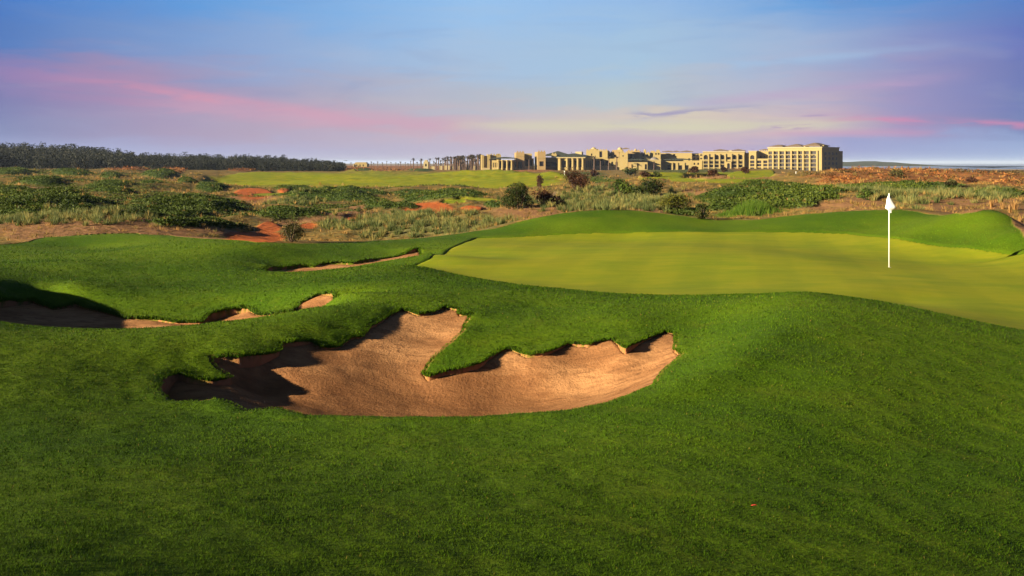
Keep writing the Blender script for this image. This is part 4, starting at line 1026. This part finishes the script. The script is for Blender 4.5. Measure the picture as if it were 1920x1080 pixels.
b.front(1106.6, 1162, 297.5, grid([(1107.6, 1115), (1117.4, 1123.4), (1126, 1132.6), (1135, 1141)], [(300.2, 310.6, 1)]) + [(1146, 1149.6, 303, 310.6, 1), (1154, 1158, 303, 310.6, 1)], depth=10, t=2)
b.block(1106, 1166, 311.2, -6, -3, PALEW); b.block(1106, 1166, 316, -2.98, -.01, WALL2); b.done()
b = Bld('clubhouse_tower', 1161, 317.5, 655, 10, 'plain square yellow tower between the arcade and the low roofed wall', 'tower')
b.front(1161.4, 1177, 286.4, [(1167, 1169.4, 291, 293.6)], depth=9, merlon=4); b.cornice(1161.4, 1177, 296, 0, 9, WALL, .35, .2); b.done()
# --- green-roofed pavilion and hall
b = Bld('clubhouse_pavilion', 1046, 316.6, 650, 16, 'large colonnaded pavilion with green hipped roof and chimney', 'pavilion')
b.front(1046, 1096.6, 296.6, [(1053, 1061.4, 301.4, 314), (1067, 1073, 301.4, 314), (1076.6, 1082.4, 301.4, 314), (1086, 1091.4, 301.4, 314)], depth=26, t=1.6)
for u in (1051, 1064.4, 1074.8, 1084.2, 1093.4):
    c = MB(); c.lathe([(1.15, -2), (1.15, 1), (.9, 1.2), (.85, b.z(298.4)), (1.15, b.z(297.6)), (1.15, b.z(296.8))], (b.x(u), -1.6, 0), 10); c.build('column', WALL, b.o)
b.cornice(1046, 1096.6, 296.4, -1.4, 26, PALEW, .7, .6)
for i in range(3):
    w = MB(); w.box(b.x(1096.6) + .01, b.x(1096.6) + .15, 4 + 7 * i, 8 + 7 * i, b.z(314), b.z(301)); w.build('window', GLASS, b.o)
b.hip(1045, 1097.4, 287.4, 296.2, -1.4, 26, ROOFG, 1.2); b.block(1072, 1084, 284, 12, 17, PALEW, 296); b.done()
b = Bld('clubhouse_hall', 1021.5, 316, 680, 4, 'long hall with broad dark hipped roof and dark windows left of the pavilion', 'hall')
b.front(1022, 1052, 295, [(1023.4, 1032, 303.6, 312), (1033.8, 1042.6, 303.6, 312), (1045, 1049, 302, 311.6)], depth=16)
b.hip(1019, 1071, 282.6, 293.8, 4, 34, ROOFG, .5, 11); b.block(1034, 1043.6, 288.6, -1, 3, WALL, 294.8, 4); b.block(1024, 1050, 312.6, -5, -.01, WALL2); b.done()
# --- left blocks, turned the other way so their left faces catch the sun
b = Bld('clubhouse_block', 1008, 317, 650, -3, 'square tan block with dark doorway beside the long hall', 'clubhouse', 'square blocks of the clubhouse')
b.front(1008, 1023, 284.6, [(1011.4, 1019.6, 302.6, 311.6)], depth=27, mat=WALL2, merlon=5); b.cornice(1008, 1023, 296.5, 0, 26, WALL, .35, .2); b.done()
b = Bld('clubhouse_block', 968, 317, 652, -3, 'square tower block with open doorway near the left end of the clubhouse', 'clubhouse', 'square blocks of the clubhouse')
b.front(968, 983, 285.6, [(971.6, 979.2, 302.8, 315.6)], depth=24, mat=WALL2, merlon=5); b.cornice(968, 983, 293, 0, 24, WALL, .35, .2); b.done()
b = Bld('clubhouse_link', 982, 317, 668, 0, 'low dark windowed link with a white garden wall between the square blocks', 'clubhouse')
b.front(983.5, 1001, 297, [(985, 997.6, 299, 311)], depth=10); b.block(981, 999, 312, -10, -.01, PALEW); b.block(983, 998, 287.5, 9.9, 16, WALL); b.done()
b = Bld('clubhouse_pavilion', 934, 317.5, 648, 10, 'smaller left pavilion with dark hipped roof on pale columns', 'pavilion')
b.front(934, 962, 300, [(936.6, 941, 304.4, 315), (944.4, 950.2, 304, 315), (953, 958.4, 304, 315)], depth=14, t=1.4)
b.front(921.5, 933.6, 300.6, [(923.4, 925.2, 305, 314), (927, 928.8, 305, 314), (930.6, 932, 305, 314)], y=1.2, depth=10)
for u in (935.2, 942.6, 951.6, 960.2):
    c = MB(); c.lathe([(.95, -2), (.95, .9), (.75, 1.1), (.7, b.z(302.6)), (.95, b.z(301.8)), (.95, b.z(300.2))], (b.x(u), -1.3, 0), 10); c.build('column', WALL, b.o)
b.hip(925, 964, 294, 299.2, -1.4, 14, ROOFG, .8); b.front(962.4, 967, 299, [(963, 966.4, 303, 314)], y=4, depth=8); b.done()
b = Bld('clubhouse_gatehouse', 904, 318, 660, -6, 'left end gatehouse of tall narrow cream towers', 'gatehouse')
b.block(903, 907.4, 290.4, 0, 8, WALL); b.block(907.2, 914.3, 292, 2, 7.9, WALL); b.block(914.1, 919.2, 289.4, -.5, 9, WALL)
b.front(919.1, 940, 290.6, [(921, 923, 300, 313)], y=1.5, depth=9, merlon=5); b.block(903, 918, 314.6, -4, -2.5, PALEW); b.block(934, 938, 288, 3, 8, WALL, 291); b.done()

# --- small buildings among the palms
b = Bld('villa', 664, 312.6, 900, 0, 'small cream villa alone on the skyline left of the palms', 'house')
b.front(664, 688, 306.4, [(668, 670, 308.4, 312), (674, 676, 308.4, 312), (680, 682, 308.4, 312)], depth=14, merlon=6); b.block(667, 686, 304.2, 3, 11, WALL, 306.4); b.block(662.4, 664, 308, -1, 3, PALEW); b.done()
b = Bld('villa', 794, 316.5, 720, 0, 'small villa with a pale gable wall half hidden among the palms', 'house')
b.front(794, 803, 303, [(797, 800, 307, 312, 1)], depth=9, mat=PALEW); b.block(795.6, 801, 300, 1.4, 7, PALEW, 303); b.done()
for u0, u1, vt, lab in ((808, 815, 312, 'short pale garden wall left of the villa palms'), (824, 829, 311, 'pale garden wall post pair among the palms'), (833, 843, 310.5, 'longest cream garden wall among the palm trunks'), (846, 850, 312, 'small white wall right of the cream garden wall'), (860, 866, 312, 'low pale wall nearest the gatehouse palms'), (888, 895, 311.5, 'white wall beside the gatehouse')):
    b = Bld('garden_wall', u0, 317.5, 690, 0, lab, 'wall', 'garden walls among the palms'); b.block(u0, u1, vt, 0, .6, PALEW); b.block(u0 - .3, u0 + 1, vt - .8, -.15, .75, WALL); b.done()

# ------------------------------------------------------------------ palms
PBARK = plain('palm_bark', (.085, .055, .042), .3, 3)
PFR = leaf_mat('palm_fronds', [(0, (.022, .022, .014)), (.6, (.055, .045, .028)), (1, (.10, .07, .045))], .2)
def palm_proto(h, bushy, lean):
    o = empty('palm_tree', (0, 0, 0)); t = MB()
    t.tube([(0, 0, -1), (lean * .3, 0, h * .35), (lean, 0, h * .8)], [.55, .42, .36], 7); t.build('trunk', PBARK, o)
    V = []; T = []
    for i in range(bushy):
        a = random.uniform(0, 2 * math.pi); up = random.uniform(.25, 1.3); l = random.uniform(1.3, 2.3)
        p0 = Vector((lean, 0, h * .78)); d = Vector((math.cos(a) * math.cos(up), math.sin(a) * math.cos(up), math.sin(up)))
        p1 = p0 + d * l; p2 = p1 + Vector((math.cos(a) * .8 * math.cos(up), math.sin(a) * .8 * math.cos(up), -.25)) * l * .5
        sd = Vector((-math.sin(a), math.cos(a), .2)) * .36
        V += [p0 - sd * .3, p0 + sd * .3, p1 + sd, p1 - sd, p1 - sd, p1 + sd, p2 + sd * .2, p2 - sd * .2]; T += [random.random()] * 8
    mesh_np('crown', [tuple(v) for v in V], np.arange(len(V)).reshape(-1, 4), PFR, o, False, {'tone': ('FLOAT', T)})
    return o
protos = [palm_proto(11.5, 16, .3), palm_proto(9, 12, -.2), palm_proto(13, 10, .1), palm_proto(7.5, 18, 0)]
used = set()
def palm(u, vt, vb, Y, label, group):
    k = random.randrange(4)
    if k in used: o = copy_tree(protos[k])
    else: o = protos[k]; used.add(k)
    X = (u - CU) * Y / F; z = float(samp(ZT, X, Y)); top = ZC + (HV - vt) * Y / F
    s_ = max(.35, (top - z) / (protos[k]['hh']))
    o.location = (X, Y, z); o.scale = (max(.5, min(s_, 1.1)),) * 2 + (s_,); o.rotation_euler = (0, 0, random.uniform(0, 6.28))
    return tag(o, label, 'palm tree', group)
for pr, h in zip(protos, (11.5, 9, 13, 7.5)): pr['hh'] = h * .78 + 1.6
G1 = 'palm trees in the grove left of the clubhouse'
L1 = 'slender brown palm among many alike in the dense grove left of the clubhouse'
for i in range(120):
    u = random.choice([random.uniform(812, 904), random.uniform(850, 904)]); Y = random.uniform(680, 820)
    vt = np.interp(u, [740, 800, 850, 904], [302, 299, 296, 292]) + random.uniform(-3, 9)
    palm(u, vt, 317, Y, L1, G1)
L2 = 'thin palm standing apart on the skyline between the villa and the dense grove'
for u, vt in ((696, 303), (708, 304), (717, 305), (725, 303), (733, 305), (742, 304), (751, 303.5), (760, 305), (770, 301), (775, 297), (782, 303), (788, 300), (790, 298.5), (806, 297), (813, 302), (658, 305), (700, 306), (747, 306), (765, 306)):
    palm(u, vt + random.uniform(-1, 1), 316, random.uniform(720, 860), L2, 'scattered palms on the skyline')
for u, vt, vb, lab in ((1114, 293, 316, 'palm in front of the tall pale clubhouse block'), (1126, 299, 316, 'short palm before the middle bays of the arcade'), (1141, 294, 316, 'palm at the right end of the arcade'), (1156, 293, 316, 'palm against the wall just left of the square tower'),
                       (919, 298, 318, 'palm in front of the cream gatehouse towers'), (1226, 303, 318, 'palm against the domed yellow wall'), (992, 297, 317, 'palm between the two square clubhouse blocks')):
    palm(u, vt, vb, 640, lab, 'palms along the clubhouse front')
for i in range(4):
    if i not in used: raise RuntimeError('unused palm')

# ------------------------------------------------------------------ flags
WHITE = plain('white_cloth', (.80, .79, .76), .04, 6, .7)
POLEM = plain('white_fibreglass', (.80, .80, .78), .02, 3, .35, .5)
CUPM = plain('cup_liner', (.5, .5, .48), .1, 3)
def flagstick(u, vb, vt, label, y0=16, r=.013, flag_px=36, hang=1.0, main=False):
    X, Y, z = hit(u, vb, ZGREEN + .02 if main else ZD, y0); H = (vb - vt) * Y / F
    o = empty('golf_flagstick', (X, Y, z - .02))
    p = MB(); p.lathe([(r, -.1), (r, H * .985), (r * .7, H)], (0, 0, 0), 10); p.build('pole', POLEM, o, True)
    fh = flag_px * Y / F; n, m = 14, 22; V = []
    prof = [(0, .03), (.1, .10), (.3, .40), (.55, .72), (.7, .98), (.76, 1.0), (.82, .62), (.87, .36), (.9, .30), (1.0, .27)]
    hw = .27 * fh
    for j in range(m + 1):
        t = j / m; w = np.interp(t, [q[0] for q in prof], [q[1] for q in prof]) * hw
        sh = np.interp(t, [0, .3, .7, .78, .9, 1], [0, .0, .16, .12, .10, .14]) * hw * 1.9
        for i in range(n):
            a = 2 * math.pi * i / n; fold = 1 + .22 * math.sin(3 * a + 2.5 * t) + .1 * math.sin(7 * a)
            V.append((sh + w * math.cos(a) * (.85 + .15 * fold), w * .4 * math.sin(a) * fold + .012, H - t * fh))
    Fc = [(j * n + i, (j + 1) * n + i, (j + 1) * n + (i + 1) % n, j * n + (i + 1) % n) for j in range(m) for i in range(n)]
    mesh_np('flag', V, Fc, WHITE, o, True)
    if main:
        c = MB(); c.lathe([(.054, -.1), (.054, .002), (.048, .002), (.048, -.1)], (0, 0, 0), 18); c.build('cup', CUPM, o, True)
    tag(o, label, 'flagstick', 'flagsticks on the course')
flagstick(1667, 500, 361, 'tall white flagstick with drooping white flag on the near green', 17, .0145, 37, main=True)
flagstick(1058.3, 328.5, 319.5, 'tiny distant white flagstick on the far fairway left of the red-brown bush', 150, .04, 3)
flagstick(1492.4, 333.5, 327, 'tiny distant white flagstick on the turf before the tallest hotel block', 150, .04, 2.5)

# small red leaf on the turf
X, Y, z = hit(1413, 957, ZG)
lf = MB()
lf.quad((-.02, 0, .0), (-.006, -.008, .004), (.012, -.005, .007), (.024, .002, .003), (.01, .008, .006), (-.008, .008, .005))
o = lf.build('fallen_leaf', plain('red_leaf', (.42, .05, .03), .2, 40)); o.location = (X, Y, z + .03)
tag(o, 'tiny red fallen leaf lying on the foreground turf', 'leaf')

# ------------------------------------------------------------------ sea
m, t, bs = base_mat('sea'); bs.inputs['Base Color'].default_value = (.03, .05, .07, 1); bs.inputs['Roughness'].default_value = .3; bs.inputs['Specular IOR Level'].default_value = .5
nz = t.noise(t.new('ShaderNodeNewGeometry').outputs['Position'], .05, 4); bp = t.new('ShaderNodeBump'); bp.inputs['Strength'].default_value = .05; t.l.new(nz, bp.inputs['Height']); t.l.new(bp.outputs[0], bs.inputs['Normal'])
tag(mesh_np('sea', [(420, 900, -24), (24000, 900, -24), (24000, 30000, -24), (420, 30000, -24)], [(0, 1, 2, 3)], m), 'pale sea below the far dunes', 'sea', kind='structure')
# ------------------------------------------------------------------ thin sea air
m = bpy.data.materials.new('haze'); m.use_nodes = True
for n in list(m.node_tree.nodes):
    if n.type == 'BSDF_PRINCIPLED': m.node_tree.nodes.remove(n)
pv = m.node_tree.nodes.new('ShaderNodeVolumePrincipled'); pv.inputs['Color'].default_value = (.52, .66, .95, 1); pv.inputs['Density'].default_value = .00006
m.node_tree.links.new(pv.outputs[0], [n for n in m.node_tree.nodes if n.type == 'OUTPUT_MATERIAL'][0].inputs['Volume'])
hz = MB(); hz.box(-26000, 26000, -60, 31000, float(ZG.min()) - 1, 40); o = hz.build('haze', m)
tag(o, 'thin pale sea haze over the far course', 'haze', kind='stuff')
